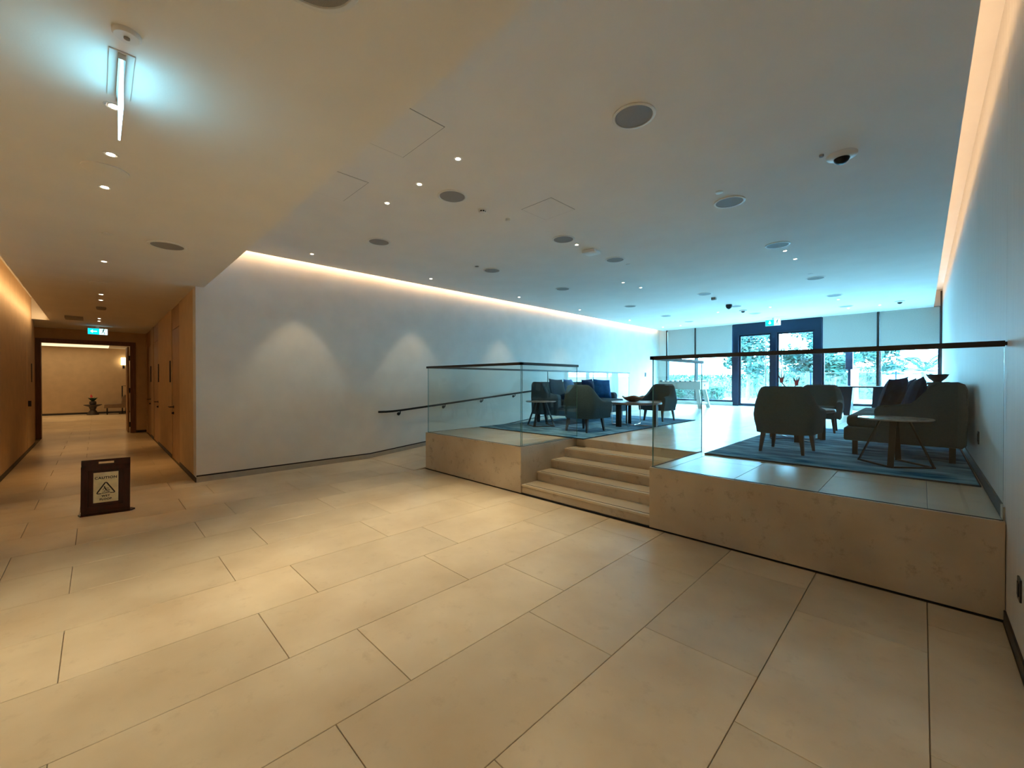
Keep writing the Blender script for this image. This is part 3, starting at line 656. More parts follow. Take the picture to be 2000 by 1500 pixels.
# ------------------------------------------------------------------ wet floor sign
def wet_sign():
    ax, ay, bx_, by = -6.675, -0.134, -6.605, 0.271
    rz = math.atan2(by - ay, bx_ - ax)
    t = thing('wet_floor_sign', 'freestanding dark mahogany wet floor sign on the corridor floor', 'floor sign', ((ax + bx_) / 2, (ay + by) / 2, 0.0), rz)
    W = 0.205; T = 0.022
    tb = Matrix.Rotation(math.radians(-4), 3, 'X')
    b = new()   # front board with handle slot
    H_ = 0.625
    box(b, -W, W, 0, T, 0.015, 0.575, bev=0.004); box(b, -W, -0.065, 0, T, 0.573, 0.600, bev=0.002); box(b, 0.065, W, 0, T, 0.573, 0.600, bev=0.002); box(b, -W, W, 0, T, 0.598, H_, bev=0.004)
    bmesh.ops.rotate(b, verts=b.verts, cent=(0, 0, 0), matrix=tb); fb = obj('board', b, M['mahog'], t)
    b = new()
    for d in ((-W, -0.145, 0.09, 0.555), (0.145, W, 0.09, 0.555), (-W, W, 0.50, 0.555), (-W, W, 0.05, 0.10)): box(b, d[0], d[1], -0.014, 0.001, d[2], d[3], bev=0.005)
    bmesh.ops.rotate(b, verts=b.verts, cent=(0, 0, 0), matrix=tb); obj('moulding', b, M['mahog'], t)
    b = new(); box(b, -0.104, 0.104, -0.006, 0.0, 0.135, 0.475, bev=0.001)
    bmesh.ops.rotate(b, verts=b.verts, cent=(0, 0, 0), matrix=tb); pl = obj('brass_plate', b, M['brass'], t)
    def face(bm, m, n_):
        for v in bm.verts: v.co = Vector((v.co.x, -v.co.z, v.co.y))
        bmesh.ops.rotate(bm, verts=bm.verts, cent=(0, 0, 0), matrix=tb); obj(n_, bm, m, pl)
    z0, z1 = 0.0062, 0.0072
    # rounded warning triangle
    b = new(); cx_, cy_ = 0.0, 0.285
    P = [(0, 0.075), (-0.072, -0.045), (0.072, -0.045)]
    stroke(b, [(cx_ - 0.008, cy_ + 0.068), (cx_ - 0.070, cy_ - 0.036)], 0.012, z0, z1); stroke(b, [(cx_ + 0.008, cy_ + 0.068), (cx_ + 0.070, cy_ - 0.036)], 0.012, z0, z1)
    stroke(b, [(cx_ - 0.008, cy_ + 0.068), (cx_, cy_ + 0.073), (cx_ + 0.008, cy_ + 0.068)], 0.010, z0, z1)
    for s in (-1, 1):
        stroke(b, [(cx_ + s * 0.070, cy_ - 0.036), (cx_ + s * 0.074, cy_ - 0.045), (cx_ + s * 0.066, cy_ - 0.050), (cx_ + s * 0.042, cy_ - 0.050)], 0.009, z0, z1)
    for k in range(6): stroke(b, [(cx_ - 0.034 + 0.013 * k, cy_ - 0.046), (cx_ - 0.026 + 0.013 * k, cy_ - 0.050)], 0.006, z0, z1)
    stroke(b, [(cx_ - 0.030, cy_ - 0.036), (cx_ + 0.034, cy_ - 0.034)], 0.004, z0, z1)
    face(b, M['ink'], 'warning_triangle')
    b = new()   # slipping figure
    prism(b, [(-0.012 + 0.007 * math.cos(k * PI / 5), 0.308 + 0.007 * math.sin(k * PI / 5)) for k in range(10)], 'z', z0, z1)
    S = lambda p, w_: stroke(b, p, w_, z0, z1)
    S([(-0.010, 0.298), (0.002, 0.275)], 0.010); S([(-0.008, 0.294), (0.012, 0.292), (0.024, 0.298)], 0.004); S([(-0.010, 0.292), (-0.024, 0.286), (-0.022, 0.272)], 0.004)
    S([(0.002, 0.274), (0.018, 0.278), (0.032, 0.270)], 0.006); S([(0.002, 0.274), (0.010, 0.260), (0.028, 0.254)], 0.006); S([(-0.002, 0.272), (-0.014, 0.258)], 0.005)
    face(b, M['ink'], 'slipping_figure')
    for txt, zz, sz in (('CAUTION', 0.400, 0.038), ('WET', 0.196, 0.030), ('FLOOR', 0.160, 0.030)):
        cu = bpy.data.curves.new('lettering', 'FONT'); cu.body = txt; cu.size = sz; cu.align_x = 'CENTER'; cu.extrude = 0.0008; cu.offset = 0.0011; cu.space_character = 1.12
        o = bpy.data.objects.new('lettering', cu); C.objects.link(o)
        me = bpy.data.meshes.new_from_object(o.evaluated_get(bpy.context.evaluated_depsgraph_get())); me.materials.clear(); me.materials.append(M['ink'])
        bpy.data.objects.remove(o); bpy.data.curves.remove(cu)
        o = bpy.data.objects.new('lettering', me); C.objects.link(o); o.parent = pl
        o.location = tb @ Vector((0, -0.0068, zz)); o.rotation_euler = (PI / 2 - math.radians(4), 0, 0)
    # boat-shaped foot under the board
    b = new(); prism(b, [(-0.235, 0.045), (-0.205, -0.02), (0.205, -0.02), (0.245, 0.045), (0.205, 0.10), (-0.205, 0.10)], 'z', 0.0, 0.016); obj('foot', b, M['mahog'], t)
wet_sign()

# ------------------------------------------------------------------ outlets
def outlet(x, y, z, lbl, w_=0.045, h_=0.06, m=None):
    t = thing('wall_socket', lbl, 'socket', (x, y, z))
    bx('plate', m or M['bronze'], (-0.008, 0.0, -w_, w_, -h_, h_), t, bev=0.002)
    bx('rocker', M['black'], (-0.011, -0.007, -w_ * 0.55, w_ * 0.55, -h_ * 0.6, h_ * 0.6), t)
outlet(XR, 5.85, 0.99, 'dark socket low on the right wall in front of the sofa')
outlet(XR, 3.50, 0.40, 'dark socket low on the right wall below the platform')
t = thing('light_switch', 'small dark switch on the left wall near the far windows', 'switch', (XL, 15.2, 1.78))
bx('plate', M['bronze'], (0, 0.01, -0.05, 0.05, -0.08, 0.08), t); bx('rocker', M['black'], (0.01, 0.013, -0.02, 0.02, -0.04, 0.04), t)

# ------------------------------------------------------------------ window wall
def frame_bars(bm, rects, y0, y1):
    for x0, x1, z0, z1 in rects: box(bm, x0, x1, y0, y1, z0, z1)
YW = YB
struct('wall_window_left', M['wall'], (XL - 0.2, -7.40, YW, YW + 0.25, 0, 4.2))
struct('wall_window_right', M['wall'], (0.36, 0.6, YW - 0.0, YW + 0.25, 0, 4.2))
struct('wall_window_sill', M['wall'], (-7.40, -4.90, YW - 0.03, YW + 0.25, ZP, ZP + 0.13))
struct('wall_window_sill_right', M['wall'], (-2.29, 0.36, YW - 0.03, YW + 0.25, ZP, ZP + 0.13))
struct('wall_window_head', M['wall'], (-7.40, 0.36, YW + 0.02, YW + 0.25, 3.60, 4.2))
ZT = 3.60; ZSILL = ZP + 0.13
def window(name, posts, x0, x1, zb, lbl):
    b = new(); yA, yB_ = YW + 0.03, YW + 0.11
    frame_bars(b, [(x0, x1, zb, zb + 0.07), (x0, x1, ZT - 0.07, ZT), (x0, x0 + 0.06, zb, ZT), (x1 - 0.06, x1, zb, ZT)] + [(p - 0.05, p + 0.05, zb, ZT) for p in posts], yA, yB_)
    wn = struct(name, M['frame'], bm=b); wn['label'] = lbl
    xs = [x0 + 0.06] + [v for p in posts for v in (p - 0.05, p + 0.05)] + [x1 - 0.06]
    for a, c_ in zip(xs[::2], xs[1::2]):
        bx('pane', M['wglass'], (a, c_, YW + 0.065, YW + 0.073, zb + 0.07, ZT - 0.07), wn)
    return wn
window('window_1', [-6.24], -7.40, -4.90, ZSILL, 'two-pane fixed window left of the glass doors')
window('window_2', [-0.93], -2.29, 0.36, ZSILL, 'two-pane fixed window right of the glass doors')
# glazed double door with deep dark surround
b = new()
frame_bars(b, [(-4.90, -4.72, ZP, ZC), (-2.47, -2.29, ZP, ZC), (-4.72, -2.47, 3.19, ZC), (-3.70, -3.54, ZP, 3.19)], YW - 0.06, YW + 0.2)
dd = struct('door_6', M['frame'], bm=b); dd['label'] = 'dark framed glazed double door in the window wall'
for i, (x0, x1, hxx) in enumerate(((-4.72, -3.70, -3.86), (-3.54, -2.47, -3.38))):
    b = new(); frame_bars(b, [(x0, x0 + 0.06, ZP, 3.19), (x1 - 0.06, x1, ZP, 3.19), (x0 + 0.06, x1 - 0.06, ZP, ZP + 0.10), (x0 + 0.06, x1 - 0.06, 3.13, 3.19)], YW + 0.03, YW + 0.09)
    lf = obj('door_leaf', b, M['frame'], dd)
    bx('pane', M['wglass'], (x0 + 0.06, x1 - 0.06, YW + 0.055, YW + 0.063, ZP + 0.10, 3.13), lf)
    b = new(); cyl(b, (hxx, YW - 0.03, ZP + 0.35), (hxx, YW - 0.03, 3.05), 0.016); cyl(b, (hxx, YW - 0.03, ZP + 0.6), (hxx, YW + 0.04, ZP + 0.6), 0.010); cyl(b, (hxx, YW - 0.03, 2.9), (hxx, YW + 0.04, 2.9), 0.010)
    obj('pull_handle', b, M['steel'], lf, True)
# roller blinds
bl = [(-7.33, -6.27, 'roller blind lowered over the window nearest the left wall'), (-6.21, -4.93, 'roller blind lowered just left of the glass doors'),
      (-2.26, -0.97, 'roller blind lowered just right of the glass doors'), (-0.90, 0.33, 'roller blind lowered over the window nearest the right wall')]
for x0, x1, l in bl:
    t = thing('roller_blind', l, 'roller blind', ((x0 + x1) / 2, YW - 0.05, 3.58), 0, 'grey roller blinds on the window wall'); a = (x1 - x0) / 2
    bx('cloth', M['blind'], (-a, a, -0.002, 0.002, -1.13, -0.01), t); bx('bottom_bar', M['blind'], (-a, a, -0.008, 0.008, -1.16, -1.13), t, bev=0.003)
    b = new(); cyl(b, (-a, 0.03, 0.0), (a, 0.03, 0.0), 0.022); obj('roller', b, M['grille'], t)
for i, x in enumerate((-7.37, -6.24, -0.935, 0.37)):
    o = struct('trim_%d' % (i + 1), M['bronze'], (x - 0.028, x + 0.022 if i == 3 else x + 0.028, YW - 0.07, YW + 0.03, ZSILL if i != 3 else ZSILL, 3.58 if i < 3 else 4.0))

# ------------------------------------------------------------------ rugs
def rug(x0, x1, y0, y1, lbl):
    t = thing('rug', lbl, 'rug', ((x0 + x1) / 2, (y0 + y1) / 2, ZP))
    a, c_ = (x1 - x0) / 2, (y1 - y0) / 2
    bx('pile', M['rug'], (-a + 0.01, a - 0.01, -c_ + 0.01, c_ - 0.01, 0.0005, 0.016), t, bev=0.004)
    b = new(); box(b, -a, a, -c_, -c_ + 0.012, 0.0005, 0.014); box(b, -a, a, c_ - 0.012, c_, 0.0005, 0.014); box(b, -a, -a + 0.012, -c_, c_, 0.0005, 0.014); box(b, a - 0.012, a, -c_, c_, 0.0005, 0.014)
    obj('binding', b, M['rugedge'], t)
rug(-6.07, -3.66, 5.22, 9.60, 'blue-grey mottled rug under the left seating group')
rug(-1.88, 0.355, 5.22, 9.60, 'blue-grey mottled rug under the right seating group')
ZF = ZP + 0.0165

# ------------------------------------------------------------------ armchairs
def smoothstep(a, c_, x):
    t_ = max(0, min(1, (x - a) / (c_ - a))); return t_ * t_ * (3 - 2 * t_)
def make_armchair(fab):
    t = thing('armchair', '', 'armchair')
    W_, D0, D1, R_ = 0.335, -0.33, 0.33, 0.21
    path = []
    n1 = 9
    for k in range(n1): path.append((W_, D1 + (D0 + R_ - D1) * k / n1))
    for k in range(9):
        a = k / 8 * PI / 2; path.append((W_ - R_ + R_ * math.cos(a), D0 + R_ - R_ * math.sin(a)))
    for k in range(1, 4): path.append(((W_ - R_) * (1 - k / 2), D0)) if k < 3 else None
    path = [p for p in path if p]
    half = [p for p in path if p[0] > 1e-6]
    full = half + [(0, D0)] + [(-x, y) for x, y in half[::-1]]
    b = new(); rings = []
    for x, y in full:
        h = 0.55 + 0.262 * smoothstep(0.10, -0.29, y) ** 0.9 - 0.02 * smoothstep(0.2, 0.33, y)
        nrm = Vector((x, min(0, y - (D0 + R_)), 0)); nrm = nrm.normalized() if y < D0 + R_ and abs(x) < W_ - 1e-4 or y < D0 + R_ else Vector((1 if x > 0 else -1, 0, 0))
        if abs(x) <= W_ - R_ + 1e-6: nrm = Vector((0, -1, 0))
        elif y < D0 + R_: nrm = Vector((x - math.copysign(W_ - R_, x), y - (D0 + R_), 0)).normalized()
        th = 0.085
        ring = []
        def sc_(z): return 1 - 0.10 * smoothstep(0.45, 0.235, z) - 0.17 * smoothstep(0.50, 0.80, z)
        prof = [(0, 0.235), (0, 0.30), (0, 0.38), (0, 0.46), (0, 0.46 + (h - 0.46) * 0.5), (0, h - 0.035), (0.012, h - 0.010), (0.035, h), (th - 0.03, h), (th - 0.008, h - 0.012), (th, h - 0.035), (th, 0.40), (th, 0.26)]
        for off, z in prof:
            p = Vector((x, y, 0)); s_ = sc_(z); p = Vector((p.x * s_, p.y * s_ if y < 0 else p.y, 0)) - nrm * off
            ring.append(b.verts.new((p.x, p.y, z)))
        rings.append(ring)
    for A, B in zip(rings, rings[1:]):
        for k in range(len(A)): b.faces.new((A[k], A[(k + 1) % len(A)], B[(k + 1) % len(A)], B[k]))
    b.faces.new(rings[0][::-1]); b.faces.new(rings[-1])
    obj('shell', b, fab, t, True)
    b = new(); prism(b, [(-0.22, -0.22), (0.22, -0.22), (0.235, 0.31), (-0.235, 0.31)], 'z', 0.235, 0.33); bmesh.ops.bevel(b, geom=list(b.edges), offset=0.012, segments=2, affect='EDGES'); obj('seat_base', b, fab, t, True)
    b = new(); box(b, -0.225, 0.225, -0.20, 0.325, 0.33, 0.44, bev=0.035, seg=4); obj('seat_cushion', b, fab, t, True)
    for sx_, sy_ in ((1, 1), (-1, 1), (1, -1), (-1, -1)):
        b = new(); x0, y0 = sx_ * 0.20, sy_ * 0.215; x1, y1 = sx_ * 0.225, sy_ * 0.245
        q = []
        for (cx_, cy_, r, z) in ((x1, y1, 0.014, 0.0), (x0, y0, 0.024, 0.24)):
            q.append([b.verts.new((cx_ + a * r, cy_ + c_ * r, z)) for a, c_ in ((-1, -1), (1, -1), (1, 1), (-1, 1))])
        for k in range(4): b.faces.new((q[0][k], q[0][(k + 1) % 4], q[1][(k + 1) % 4], q[1][k]))
        b.faces.new(q[0][::-1]); b.faces.new(q[1]); obj('leg', b, M['legwood'], t)
    return t
ch = make_armchair(M['fabric'])
arm = [(-4.22, 6.08, -0.05, 'grey armchair seen from behind at the near end of the left rug'),
       (-4.17, 8.86, PI - 0.08, 'grey armchair at the far end of the left rug, facing the camera'),
       (-1.20, 6.10, -0.06, 'large dark armchair seen from behind at the near end of the right rug'),
       (-1.28, 8.95, PI + 0.06, 'dark armchair at the far end of the right rug, behind the round table')]
for i, (x, y, rz, l) in enumerate(arm):
    o = ch if i == 0 else copy_tree(ch); o.location = (x, y, ZF); o.rotation_euler = (0, 0, rz); o['label'] = l; o['group'] = 'lounge armchairs'

# ------------------------------------------------------------------ sofas (local: back at y=0, faces +y)
def make_sofa():
    t = thing('sofa', '', 'sofa'); L = 1.15
    prof = [(0.03, 0.17), (0.0, 0.21), (-0.005, 0.50), (0.0, 0.78), (0.02, 0.835), (0.065, 0.86), (0.215, 0.855), (0.26, 0.83), (0.295, 0.775), (0.37, 0.645), (0.41, 0.605), (0.64, 0.600), (0.69, 0.585), (0.715, 0.55), (0.72, 0.50), (0.715, 0.22), (0.69, 0.17)]
    for s in (-1, 1):
        b = new(); a, c_ = (L - 0.13, L) if s > 0 else (-L, -L + 0.13)
        prism(b, prof, 'x', a, c_)
        es = [e for e in b.edges if abs(e.verts[0].co.x - e.verts[1].co.x) < 1e-6]
        bmesh.ops.bevel(b, geom=es, offset=0.022, segments=3, affect='EDGES', profile=0.6); obj('side_panel', b, M['fabric2'], t, True)
        # light piping on the outline
        b = new(); tube(b, [(s * (L - 0.004), y, z) for y, z in prof[2:15]], 0.005, 6); obj('piping', b, M['fabric'], t)
    b = new(); prism(b, [(0.0, 0.18), (0.0, 0.80), (0.03, 0.85), (0.10, 0.86), (0.17, 0.84), (0.21, 0.75), (0.26, 0.46), (0.26, 0.18)], 'x', -L + 0.12, L - 0.12); obj('backrest', b, M['fabric2'], t, True)
    b = new(); box(b, -L + 0.03, L - 0.03, 0.10, 1.0, 0.17, 0.325, bev=0.02, seg=3); obj('seat_base', b, M['fabric2'], t, True)
    for s in (-1, 1):
        b = new(); x0, x1 = (0.003, L - 0.135) if s > 0 else (-L + 0.135, -0.003)
        box(b, x0, x1, 0.24, 0.985, 0.325, 0.465, bev=0.045, seg=4); obj('seat_cushion', b, M['fabric2'], t, True)
    for x in (-L + 0.12, L - 0.12):
        for y in (0.10, 0.90):
            b = new(); box(b, x - 0.025, x + 0.025, y - 0.025, y + 0.025, 0, 0.175); obj('leg', b, M['legwood'], t)
    return t
sf = make_sofa(); sf.location = (0.33, 7.45, ZF); sf.rotation_euler = (0, 0, PI / 2)
sf['label'] = 'grey high-backed sofa against the right wall'; sf['group'] = 'lounge sofas'
s2 = copy_tree(sf); s2.location = (-5.97, 7.75, ZF); s2.rotation_euler = (0, 0, -PI / 2); s2['label'] = 'grey high-backed sofa beside the ramp glass on the left rug'
def make_pillow(m, sz=0.46, th=0.16):
    b = new(); n_ = 12; top = {}; bot = {}
    for i in range(n_ + 1):
        for j in range(n_ + 1):
            u, v = i / n_ * 2 - 1, j / n_ * 2 - 1
            e = (1 - abs(u) ** 2.2) * (1 - abs(v) ** 2.2); h = th / 2 * e ** 0.5
            k = 1 - 0.07 * (1 - abs(v) ** 2) * abs(u) ** 3; k2 = 1 - 0.07 * (1 - abs(u) ** 2) * abs(v) ** 3
            x, z = u * sz / 2 * k, v * sz / 2 * k2
            h += 0.006 * math.sin(7 * u + 3 * v) * e
            top[i, j] = b.verts.new((x, -h, z)); bot[i, j] = top[i, j] if e < 1e-6 else b.verts.new((x, h, z))
    for i in range(n_):
        for j in range(n_):
            b.faces.new((top[i, j], top[i + 1, j], top[i + 1, j + 1], top[i, j + 1]))
            q = (bot[i, j], bot[i, j + 1], bot[i + 1, j + 1], bot[i + 1, j])
            if len(set(q)) == 4:
                try: b.faces.new(q)
                except ValueError: pass
    return mesh_of('throw_pillow', b, m, True)
pm = {'blue': make_pillow(M['blue']), 'navy': make_pillow(M['navy'])}
def pillow(kind, x, y, z, face, lean, roll, lbl, grp):
    o = bpy.data.objects.new('throw_pillow', pm[kind]); C.objects.link(o)
    o.rotation_euler = (Matrix.Rotation(face, 4, 'Z') @ Matrix.Rotation(lean, 4, 'X') @ Matrix.Rotation(roll, 4, 'Y')).to_euler(); o.location = (x, y, z)
    tag(o, lbl, 'pillow', grp)
zc = ZF + 0.465 + 0.235
pillow('navy', -5.60, 7.02, zc, PI / 2, -0.25, 0.05, 'dark navy pillow at the near end of the left sofa', 'pillows on the left sofa')
pillow('blue', -5.40, 7.22, zc, PI / 2 + 0.25, -0.3, 0.0, 'bright blue pillow near the near arm of the left sofa', 'pillows on the left sofa')
pillow('navy', -5.60, 8.22, zc, PI / 2, -0.25, -0.05, 'dark navy pillow leaning at the far half of the left sofa', 'pillows on the left sofa')
pillow('blue', -5.36, 8.42, zc, PI / 2 - 0.45, -0.3, 0.06, 'bright blue pillow in front of the navy one at the left sofa far end', 'pillows on the left sofa')
pillow('navy', -0.27, 7.18, zc, -PI / 2 - 0.35, -0.32, 0.08, 'front navy pillow on the right sofa', 'pillows on the right sofa')
pillow('navy', -0.06, 6.82, zc, -PI / 2 + 0.05, -0.25, -0.04, 'navy pillow half hidden behind the right sofa side panel', 'pillows on the right sofa')
pillow('navy', -0.13, 8.05, zc, -PI / 2, -0.3, 0.0, 'farther navy pillow on the right sofa', 'pillows on the right sofa')

# ------------------------------------------------------------------ tables
def side_table(x, y, rz, lbl):
    t = thing('side_table', lbl, 'side table', (x, y, ZF), rz, 'round side tables on bar frames')
    b = new(); lathe(b, [(0.285, 0.468), (0.300, 0.478), (0.300, 0.484), (0.296, 0.488)], 48); obj('table_top', b, M['marble'], t, True)
    q = [(-0.22, -0.20), (0.22, -0.20), (0.22, 0.20), (-0.22, 0.20)]
    for k, (a, c_) in enumerate(q):
        b = new(); bar(b, (a, c_, 0.003), (a * 0.38, c_ * 0.38, 0.468), 0.050, 0.012, side=(-c_, a, 0)); obj('leg', b, M['black'], t)
    for k in range(4):
        if k == 3: continue
        a, c_ = q[k], q[(k + 1) % 4]; b = new(); bar(b, (*a, 0.008), (*c_, 0.008), 0.014, 0.030, side=(0, 0, 1)); obj('base_bar', b, M['black'], t)
side_table(-5.32, 6.16, -0.55, 'small round table with splayed dark legs beside the left sofa')
side_table(-0.205, 5.93, -0.9, 'small round table with splayed dark legs in front of the right sofa')
def coffee_table(x, y, rz, lbl, r=0.52):
    t = thing('coffee_table', lbl, 'coffee table', (x, y, ZF), rz, 'round coffee tables')
    b = new(); lathe(b, [(r - 0.03, 0.425), (r, 0.435), (r, 0.462), (r - 0.008, 0.47)], 56); obj('table_top', b, M['tabletop'], t, True)
    for k in range(3):
        a = k * 2 * PI / 3; ca, sa = math.cos(a), math.sin(a); rr = r * 0.78
        b = new(); bar(b, (rr * ca, rr * sa, 0.0), (rr * ca, rr * sa, 0.427), 0.10, 0.05, side=(-sa, ca, 0)); obj('leg', b, M['legwood'], t)
    for k in range(2):
        a = k * PI / 2 + 0.5; ca, sa = math.cos(a), math.sin(a); rr = r * 0.86
        b = new(); tube(b, [(rr * ca, rr * sa, 0.427), (rr * ca, rr * sa, 0.03), (rr * ca * 0.96, rr * sa * 0.96, 0.010), (-rr * ca * 0.96, -rr * sa * 0.96, 0.010), (-rr * ca, -rr * sa, 0.03), (-rr * ca, -rr * sa, 0.427)], 0.009, 8); obj('chrome_frame', b, M['chrome'], t, True)
    return t
coffee_table(-4.03, 7.47, -1.85, 'round dark coffee table holding the wooden bowl, left seating group')
coffee_table(-1.33, 7.40, -1.35, 'round coffee table between the two dark armchairs, right seating group', 0.46)
# carved wooden bowl
b = new(); lathe(b, [(0.07, 0.0), (0.11, 0.012), (0.17, 0.05), (0.215, 0.095), (0.205, 0.10), (0.155, 0.06), (0.10, 0.03), (0.03, 0.024)], 40,
                 wob=lambda a, k: (1 + (0.06 * math.sin(3 * a + 0.6) + 0.03 * math.sin(7 * a)) * min(1, k / 3), (0.014 * math.sin(4 * a) if k in (3, 4) else 0)))
tag(obj('bowl', b, M['bowlwood'], None, True, (-4.10, 7.55, ZF + 0.4705)), 'wavy-rimmed wooden bowl on the left coffee table', 'bowl')
# flowers on the right coffee table
t = thing('flower_vase', 'vase of red-tipped tropical flowers on the right coffee table', 'vase', (-1.42, 7.40, ZF + 0.4705))
b = new(); lathe(b, [(0.05, 0), (0.07, 0.03), (0.075, 0.10), (0.045, 0.19), (0.035, 0.22), (0.042, 0.235), (0.03, 0.225), (0.028, 0.20)], 28); obj('vase_body', b, M['vase'], t, True)
def leaf_blade(bm, p0, d, up, L, w_):
    d = Vector(d).normalized(); s = d.cross(Vector(up)).normalized(); p0 = Vector(p0); prev = None
    for k in range(7):
        u = k / 6; ww = w_ * math.sin(PI * (0.08 + 0.92 * u)) ** 0.8 * (1 - 0.2 * u) if k < 6 else 0.001
        c_ = p0 + d * L * u + Vector((0, 0, -0.12 * L * u * u))
        row = [bm.verts.new(c_ - s * ww), bm.verts.new(c_ + Vector((0, 0, -0.15 * ww))), bm.verts.new(c_ + s * ww)]
        if prev:
            for j in range(2): bm.faces.new((prev[j], prev[j + 1], row[j + 1], row[j]))
        prev = row
for i, (tx, ty, tz, hd) in enumerate([(-0.115, 0.02, 0.435, -1), (0.085, -0.02, 0.395, 1)]):
    b = new(); tube(b, [(0, 0, 0.2), (tx * 0.4, ty * 0.4, 0.3), (tx, ty, tz - 0.05)], 0.006, 8); st = obj('stem', b, M['stem'], t, True)
    b = new()
    for k, a in enumerate((-0.45, 0.0, 0.4)):
        cyl(b, (tx, ty, tz - 0.05), (tx + math.sin(a) * 0.05, ty + 0.01 * k, tz + 0.02 + 0.01 * (k != 1)), 0.020, 0.008, n=8)
    obj('petals', b, M['petal'], st, True)
    b = new()
    for k, a in enumerate((-0.5, 0.0, 0.45)): cyl(b, (tx + math.sin(a) * 0.046, ty + 0.01 * k, tz + 0.012), (tx + math.sin(a) * 0.085, ty + 0.01 * k, tz + 0.072 + 0.012 * (k == 2)), 0.011, 0.002, n=6)
    obj('petal_tips', b, M['bowldark'], st, True)
    b = new(); leaf_blade(b, (tx, ty, tz - 0.045), (-hd * -1 * (1 if i else -1), 0, 0.22 if i else 0.42), (0, 0, 1), 0.17, 0.018); r_ = bmesh.ops.solidify(b, geom=list(b.faces), thickness=0.003); obj('leaf', b, M['stem'], st, True)
for a in (0.6, 2.4, 4.0, 5.3):
    b = new(); leaf_blade(b, (0, 0, 0.21), (math.cos(a), math.sin(a), 0.7), (0, 0, 1), 0.17, 0.03); bmesh.ops.solidify(b, geom=list(b.faces), thickness=0.003); obj('leaf', b, M['stem'], t, True)
# console behind the right sofa with plate and bowl
t = thing('console_table', 'dark narrow console table behind the right sofa carrying a bowl', 'table', (0.19, 9.0, ZP))
bx('table_top', M['black'], (-0.21, 0.17, -0.35, 0.35, 0.84, 0.865), t, bev=0.003)
for sx_ in (-0.18, 0.14):
    for sy_ in (-0.32, 0.32): bx('leg', M['black'], (sx_ - 0.015, sx_ + 0.015, sy_ - 0.015, sy_ + 0.015, 0.0165 if False else 0.017, 0.84), t)
b = new(); lathe(b, [(0.09, 0), (0.135, 0.008), (0.14, 0.014), (0.10, 0.012), (0.03, 0.011)], 36); tag(obj('plate', b, M['plate'], None, True, (0.16, 8.92, ZP + 0.8655)), 'flat grey plate under the dark bowl on the console', 'plate')
b = new(); lathe(b, [(0.045, 0.0), (0.05, 0.01), (0.095, 0.055), (0.125, 0.115), (0.118, 0.115), (0.085, 0.06), (0.02, 0.02)], 36, wob=lambda a, k: (1, 0.004 * math.sin(5 * a) if k in (3, 4) else 0))
tag(obj('bowl', b, M['bowldark'], None, True, (0.16, 8.92, ZP + 0.8785)), 'dark conical bowl on the console behind the right sofa', 'bowl')
# long high table near the windows
t = thing('high_table', 'long thin-topped dark table on two tapered slab legs near the windows', 'table', (-0.98, 14.1, ZP))
bx('table_top', M['frame'], (-0.70, 0.85, -0.40, 0.40, 0.725, 0.76), t, bev=0.003)
b = new(); prism(b, [(-0.66, 0.725), (-0.30, 0.725), (-0.36, 0.0), (-0.48, 0.0)], 'y', -0.28, 0.28); obj('leg', b, M['frame'], t)
b = new(); prism(b, [(0.10, 0.725), (0.40, 0.725), (0.52, 0.0), (0.06, 0.0)], 'y', -0.28, 0.28); obj('leg', b, M['frame'], t)
# table football
t = thing('football_table', 'white table football game by the far left window', 'game table', (-5.80, 14.15, ZP))
b = new(); box(b, -0.70, 0.70, -0.38, -0.34, 0.62, 0.86); box(b, -0.70, 0.70, 0.34, 0.38, 0.62, 0.86); box(b, -0.70, -0.66, -0.34, 0.34, 0.62, 0.86); box(b, 0.66, 0.70, -0.34, 0.34, 0.62, 0.86); obj('cabinet', b, M['fsb'], t)
bx('pitch', M['leaf2'], (-0.66, 0.66, -0.34, 0.34, 0.72, 0.735), t)
b = new(); cyl(b, (0.698, 0, 0.76), (0.706, 0, 0.76), 0.035); obj('ball_slot', b, M['black'], t)
for k in range(8):
    xk = -0.58 + k * 0.166; b = new(); cyl(b, (xk, -0.52, 0.895), (xk, 0.52, 0.895), 0.008, n=8); rd = obj('rod', b, M['steel'], t)
    b = new(); s_ = -1; cyl(b, (xk, s_ * 0.50, 0.895), (xk, s_ * 0.40, 0.895), 0.026, n=10); obj('grip', b, M['black'], rd)
b = new(); box(b, -0.70, 0.70, -0.39, -0.33, 0.86, 0.885); box(b, -0.70, 0.70, 0.33, 0.39, 0.86, 0.885); obj('rim', b, M['fsb'], t)
for sx_ in (-1, 1):
    for sy_ in (-1, 1):
        b = new(); bar(b, (sx_ * 0.70, sy_ * 0.36, 0.0), (sx_ * 0.58, sy_ * 0.30, 0.62), 0.12, 0.06, side=(1, 0, 0)); obj('leg', b, M['fsb'], t)
for sx_ in (-1, 1): bx('leg_stretcher', M['fsb'], (sx_ * 0.67 - 0.02, sx_ * 0.67 + 0.02, -0.34, 0.34, 0.14, 0.20), t)

